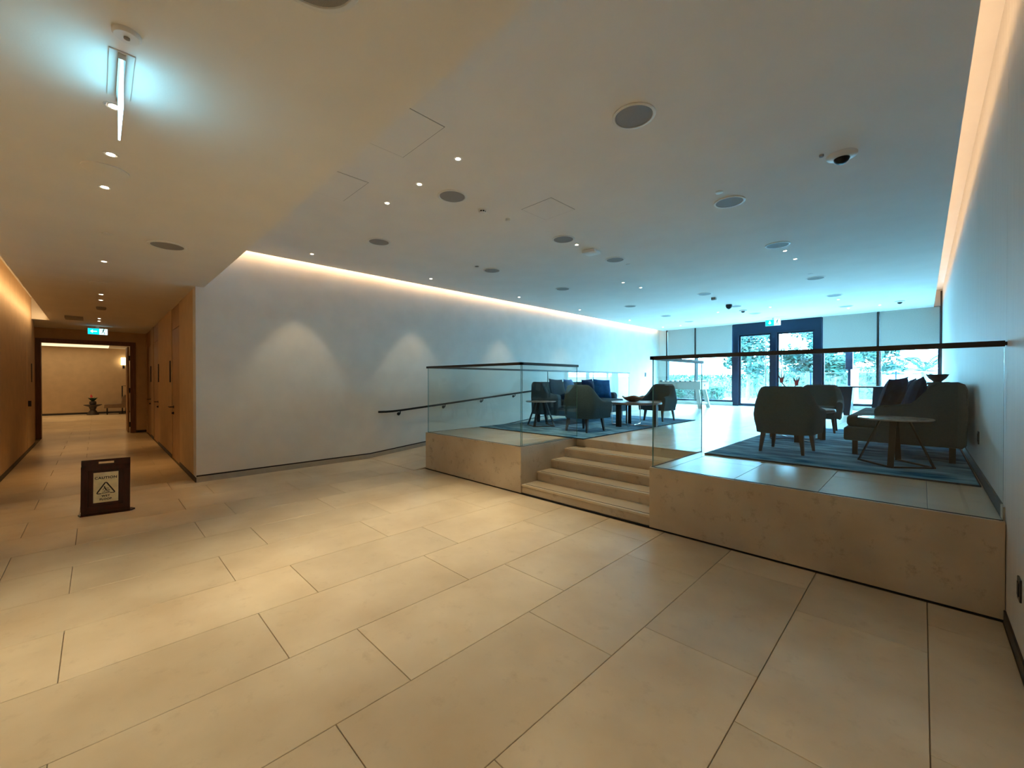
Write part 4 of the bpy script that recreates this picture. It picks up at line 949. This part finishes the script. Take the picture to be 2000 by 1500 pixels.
# ------------------------------------------------------------------ far room furniture
t = thing('armchair', 'low tan armchair against the far wall beyond the doorway', 'armchair', (-26.5, 0.66, 0), PI / 2)
b = new()
prism(b, [(-0.40, 0.30), (-0.40, 0.45), (-0.36, 0.80), (-0.28, 0.90), (-0.20, 0.80), (-0.15, 0.48), (0.40, 0.46), (0.42, 0.30)], 'x', -0.36, 0.36)
bmesh.ops.rotate(b, verts=b.verts, cent=(0, 0, 0), matrix=Matrix.Rotation(PI / 2, 3, 'Z')); obj('seat_shell', b, M['orange'], t, True)
for sx_ in (-0.32, 0.32):
    for sy_ in (-0.3, 0.3): bx('leg', M['black'], (sx_ - 0.02, sx_ + 0.02, sy_ - 0.02, sy_ + 0.02, 0, 0.30), t)
t = thing('potted_plant', 'dark potted plant with red flower on a waisted stand beyond the doorway', 'plant', (-26.7, -0.12, 0))
b = new(); lathe(b, [(0.20, 0), (0.20, 0.03), (0.09, 0.22), (0.13, 0.36), (0.30, 0.44), (0.30, 0.46), (0.05, 0.46)], 24); obj('stand', b, M['pot'], t, True)
b = new(); lathe(b, [(0.09, 0.46), (0.12, 0.50), (0.11, 0.60), (0.07, 0.62)], 20); obj('pot', b, M['pot'], t, True)
for k in range(9):
    a = k * 0.7; b = new(); leaf_blade(b, (0, 0, 0.58), (math.cos(a), math.sin(a), 1.3), (0, 0, 1), 0.30, 0.05); bmesh.ops.solidify(b, geom=list(b.faces), thickness=0.004); obj('leaf', b, M['stem'], t, True)
b = new(); tube(b, [(0, 0, 0.6), (0, -0.04, 0.82)], 0.008, 6); cyl(b, (0, -0.04, 0.80), (0, -0.06, 0.92), 0.05, 0.01, n=8); obj('flower', b, M['petal'], t)
t = thing('wall_lamp', 'glowing cylindrical wall lamp beyond the doorway', 'wall lamp', (-27.45, 0.93, 2.3))
b = new(); cyl(b, (0.12, 0, 0.0), (0.12, 0, 0.36), 0.10, n=24); obj('lamp_shade', b, M['sconce'], t, True)
b = new(); tube(b, [(0, 0, -0.08), (0.12, 0, -0.10), (0.12, 0, 0.02)], 0.015, 8); obj('arm', b, M['black'], t); bx('backplate', M['black'], (0, 0.02, -0.04, 0.04, -0.16, 0.02), t)
t = thing('linear_ceiling_light', 'long bright strip lights across the far room ceiling', 'ceiling light', (0, 0, 3.08))
for k, (x0, x1) in enumerate(((-23.9, -23.2), (-25.3, -24.3), (-27.0, -25.7))): bx('light_strip', M['glow'], (x0, x1, -3.0, 0.40, -0.02, -0.001), t)
t = thing('floor_lamp', 'thin black frame lamp beside the far room armchair', 'floor lamp', (-26.9, 0.86, 0))
b = new(); tube(b, [(0, 0, 0.02), (0, 0, 1.30), (0, 0.25, 1.30)], 0.022, 8); obj('pole', b, M['black'], t); bx('base', M['black'], (-0.12, 0.12, -0.12, 0.12, 0, 0.02), t)

# ------------------------------------------------------------------ outside
g = struct('ground', M['deck'], (-60, 60, YB + 0.25, 90, 0.35, ZP - 0.03)); g['label'] = 'pale terrace outside the windows'
def tree(x, y, z, h, r, lbl, n_=2600, m='leaf', seed=1):
    rnd = random.Random(seed)
    t = thing('tree', lbl, 'tree', (x, y, z))
    b = new(); tube(b, [(0, 0, 0), (0.05, 0, h * 0.3), (0.0, 0.05, h * 0.6)], [0.10, 0.08, 0.05], 8)
    for k in range(6):
        a = k * 1.05; tube(b, [(0, 0, h * 0.35 + 0.05 * k), (math.cos(a) * r * 0.4, math.sin(a) * r * 0.4, h * 0.6), (math.cos(a) * r * 0.7, math.sin(a) * r * 0.7, h * 0.8)], [0.04, 0.025, 0.01], 6)
    obj('trunk', b, M['bark'], t, True)
    vs = []; fs = []
    cl_ = [(rnd.uniform(-1, 1) * r * 0.75, rnd.uniform(-1, 1) * r * 0.75, h * (0.42 + 0.55 * rnd.random())) for _ in range(16)]
    for k in range(n_):
        c_ = Vector(rnd.choice(cl_)); d = Vector((rnd.gauss(0, 1), rnd.gauss(0, 1), rnd.gauss(0, 0.55))).normalized() * r * 0.42 * rnd.random() ** 0.4
        p = c_ + d; a = Vector((rnd.gauss(0, 1), rnd.gauss(0, 1), rnd.gauss(0, 0.4))).normalized(); s = a.orthogonal().normalized()
        L_ = rnd.uniform(0.09, 0.16) ; i0 = len(vs)
        vs += [p - a * L_, p - s * L_ * 0.4, p + a * L_, p + s * L_ * 0.4]; fs.append((i0, i0 + 1, i0 + 2, i0 + 3))
    me = bpy.data.meshes.new('foliage'); me.from_pydata([tuple(v) for v in vs], [], fs); me.materials.append(M[m])
    o = bpy.data.objects.new('foliage', me); C.objects.link(o); o.parent = t; o['kind'] = 'stuff'
zg = ZP - 0.03
tree(-6.0, 22.2, zg, 3.3, 1.15, 'leafy garden tree seen through the left glass door', 2600, seed=3)
tree(-4.1, 25.0, zg, 3.6, 1.2, 'leafy garden tree seen through the right glass door', 3000, seed=4)
tree(-2.75, 22.4, zg, 3.3, 0.8, 'leafy garden tree seen left of the outdoor lamp', 2400, seed=5)
tree(-1.45, 24.9, zg, 3.8, 1.1, 'leafy garden tree seen right of the outdoor lamp', 2800, seed=6)
tree(-13.6, 27.0, zg, 2.0, 0.7, 'small round garden tree seen through the left window', 1300, seed=8)
def hedge(x0, x1, y0, y1, z0, z1, lbl, n_, seed):
    rnd = random.Random(seed); t = thing('hedge', lbl, 'hedge', ((x0 + x1) / 2, (y0 + y1) / 2, z0))
    a, c_, h = (x1 - x0) / 2, (y1 - y0) / 2, z1 - z0
    bx('branches', M['bark'], (-a * 0.97, a * 0.97, -c_ * 0.7, c_ * 0.7, 0, h * 0.85), t)
    vs = []; fs = []
    for k in range(n_):
        p = Vector((rnd.uniform(-a, a), rnd.uniform(-c_, c_), h * rnd.random() ** 0.6 + rnd.uniform(0, 0.08)))
        d = Vector((rnd.gauss(0, 1), rnd.gauss(0, 1), rnd.gauss(0, 1))).normalized(); s = d.orthogonal().normalized(); L_ = rnd.uniform(0.04, 0.09); i0 = len(vs)
        vs += [p - d * L_, p - s * L_ * 0.45, p + d * L_, p + s * L_ * 0.45]; fs.append((i0, i0 + 1, i0 + 2, i0 + 3))
    me = bpy.data.meshes.new('foliage'); me.from_pydata([tuple(v) for v in vs], [], fs); me.materials.append(M['leaf2'])
    o = bpy.data.objects.new('foliage', me); C.objects.link(o); o.parent = t; o['kind'] = 'stuff'
hedge(-10.6, -6.1, 18.6, 19.3, zg, zg + 0.62, 'low leafy hedge just outside the left window', 6000, 1)
hedge(-13.5, -6.3, 24.6, 25.4, zg, zg + 1.25, 'taller hedge across the garden behind the low hedge', 7000, 2)
hedge(-7.4, -1.2, 27.4, 28.2, zg, zg + 1.6, 'long hedge behind the garden trees', 7000, 5)
# palm
t = thing('palm_tree', 'feathery palm seen through the right-hand window', 'tree', (0.05, 24.5, zg))
b = new(); tube(b, [(0, 0, 0), (0.05, 0, 0.6), (0, 0, 1.35)], [0.14, 0.11, 0.09], 10); obj('trunk', b, M['bark'], t, True)
for k in range(13):
    a = k * 2 * PI / 13 + 0.2; el = 0.35 + 0.7 * ((k * 5) % 7) / 7; b = new(); pts = []
    for j in range(9):
        u = j / 8; rr = 1.35 * u; pts.append(Vector((math.cos(a) * rr * math.cos(el), math.sin(a) * rr * math.cos(el), 1.35 + rr * math.sin(el) - 0.35 * u * u * 1.35)))
    tube(b, pts, 0.010, 5)
    for j in range(1, 9):
        for f_ in (0.0, 0.5):
            if j == 8 and f_: continue
            p = pts[j].lerp(pts[min(j + 1, 8)], f_); d = (pts[j] - pts[j - 1]).normalized(); s = d.cross(Vector((0, 0, 1))).normalized()
            for sg in (-1, 1):
                e = p + (d * 0.6 + s * sg * 0.8).normalized() * 0.42 * math.sin(PI * (j + f_) / 9.5) + Vector((0, 0, -0.03)); m_ = p.lerp(e, 0.4); wv = d * 0.035
                vv = [b.verts.new(q) for q in (p, m_ - wv, e, m_ + wv)]; b.faces.new(vv)
    obj('frond', b, M['leaf'], t)
# garden glass fence with posts, lamp post, parapet, distant pavilion roof
t = thing('garden_fence', 'glass garden fence with slim posts beyond the right-hand windows', 'fence', (0, 21.0, zg))
for x0 in (-4.6, -3.3, -2.0, -0.7, 0.6):
    bx('fence_panel', M['wglass'], (x0 + 0.04, x0 + 1.26, -0.006, 0.006, 0.05, 1.25), t); bx('post', M['frame'], (x0 - 0.02, x0 + 0.02, -0.02, 0.02, 0, 1.28), t)
bx('top_rail', M['steel'], (-4.6, 1.9, -0.015, 0.015, 1.25, 1.275), t)
t = thing('outdoor_lamp', 'slim dark post with boxy lamp head just outside the right window', 'lamp post', (-1.66, 17.0, zg))
bx('post', M['frame'], (-0.035, 0.035, -0.035, 0.035, 0, 1.30), t); bx('lamp_head', M['frame'], (-0.09, 0.09, -0.09, 0.09, 1.30, 2.05), t, bev=0.005); bx('base', M['frame'], (-0.08, 0.08, -0.08, 0.08, 0, 0.03), t)
t = thing('gate_pillar', 'square pale blue pillar outside behind the high table', 'pillar', (-1.75, 19.5, zg))
bx('shaft', M['render'], (-0.10, 0.10, -0.10, 0.10, 0, 1.35), t); bx('cap', M['render'], (-0.12, 0.12, -0.12, 0.12, 1.35, 1.39), t)
bx('wall_garden', M['render'], (-1.4, 12, 27.0, 27.3, zg, zg + 1.25)).__setitem__('kind', 'structure')
t = thing('pavilion', 'low pavilion with thin pitched roof far behind the right window', 'building', (0.0, 33.0, zg))
b = new(); prism(b, [(-3.2, 1.75), (1.0, 1.45), (1.0, 1.55), (-3.2, 1.90)], 'y', -1.5, 1.5); obj('roof', b, M['grille'], t)
bx('wall', M['render'], (-3.0, 0.8, -1.2, 1.2, 0, 1.44), t)
for x0 in (-2.6, -1.5, -0.4): bx('window', M['frame'], (x0, x0 + 0.8, -1.23, -1.19, 0.9, 1.35), t)
t = thing('pavilion', 'white house far behind the hedge in the left window', 'building', (-17.5, 40.0, zg))
bx('wall', M['render'], (-3.0, 3.0, -2, 2, 0, 2.9), t)
for x0 in (-2.2, -0.2): bx('window', M['grille'], (x0, x0 + 1.5, -2.05, -1.98, 1.7, 2.5), t)
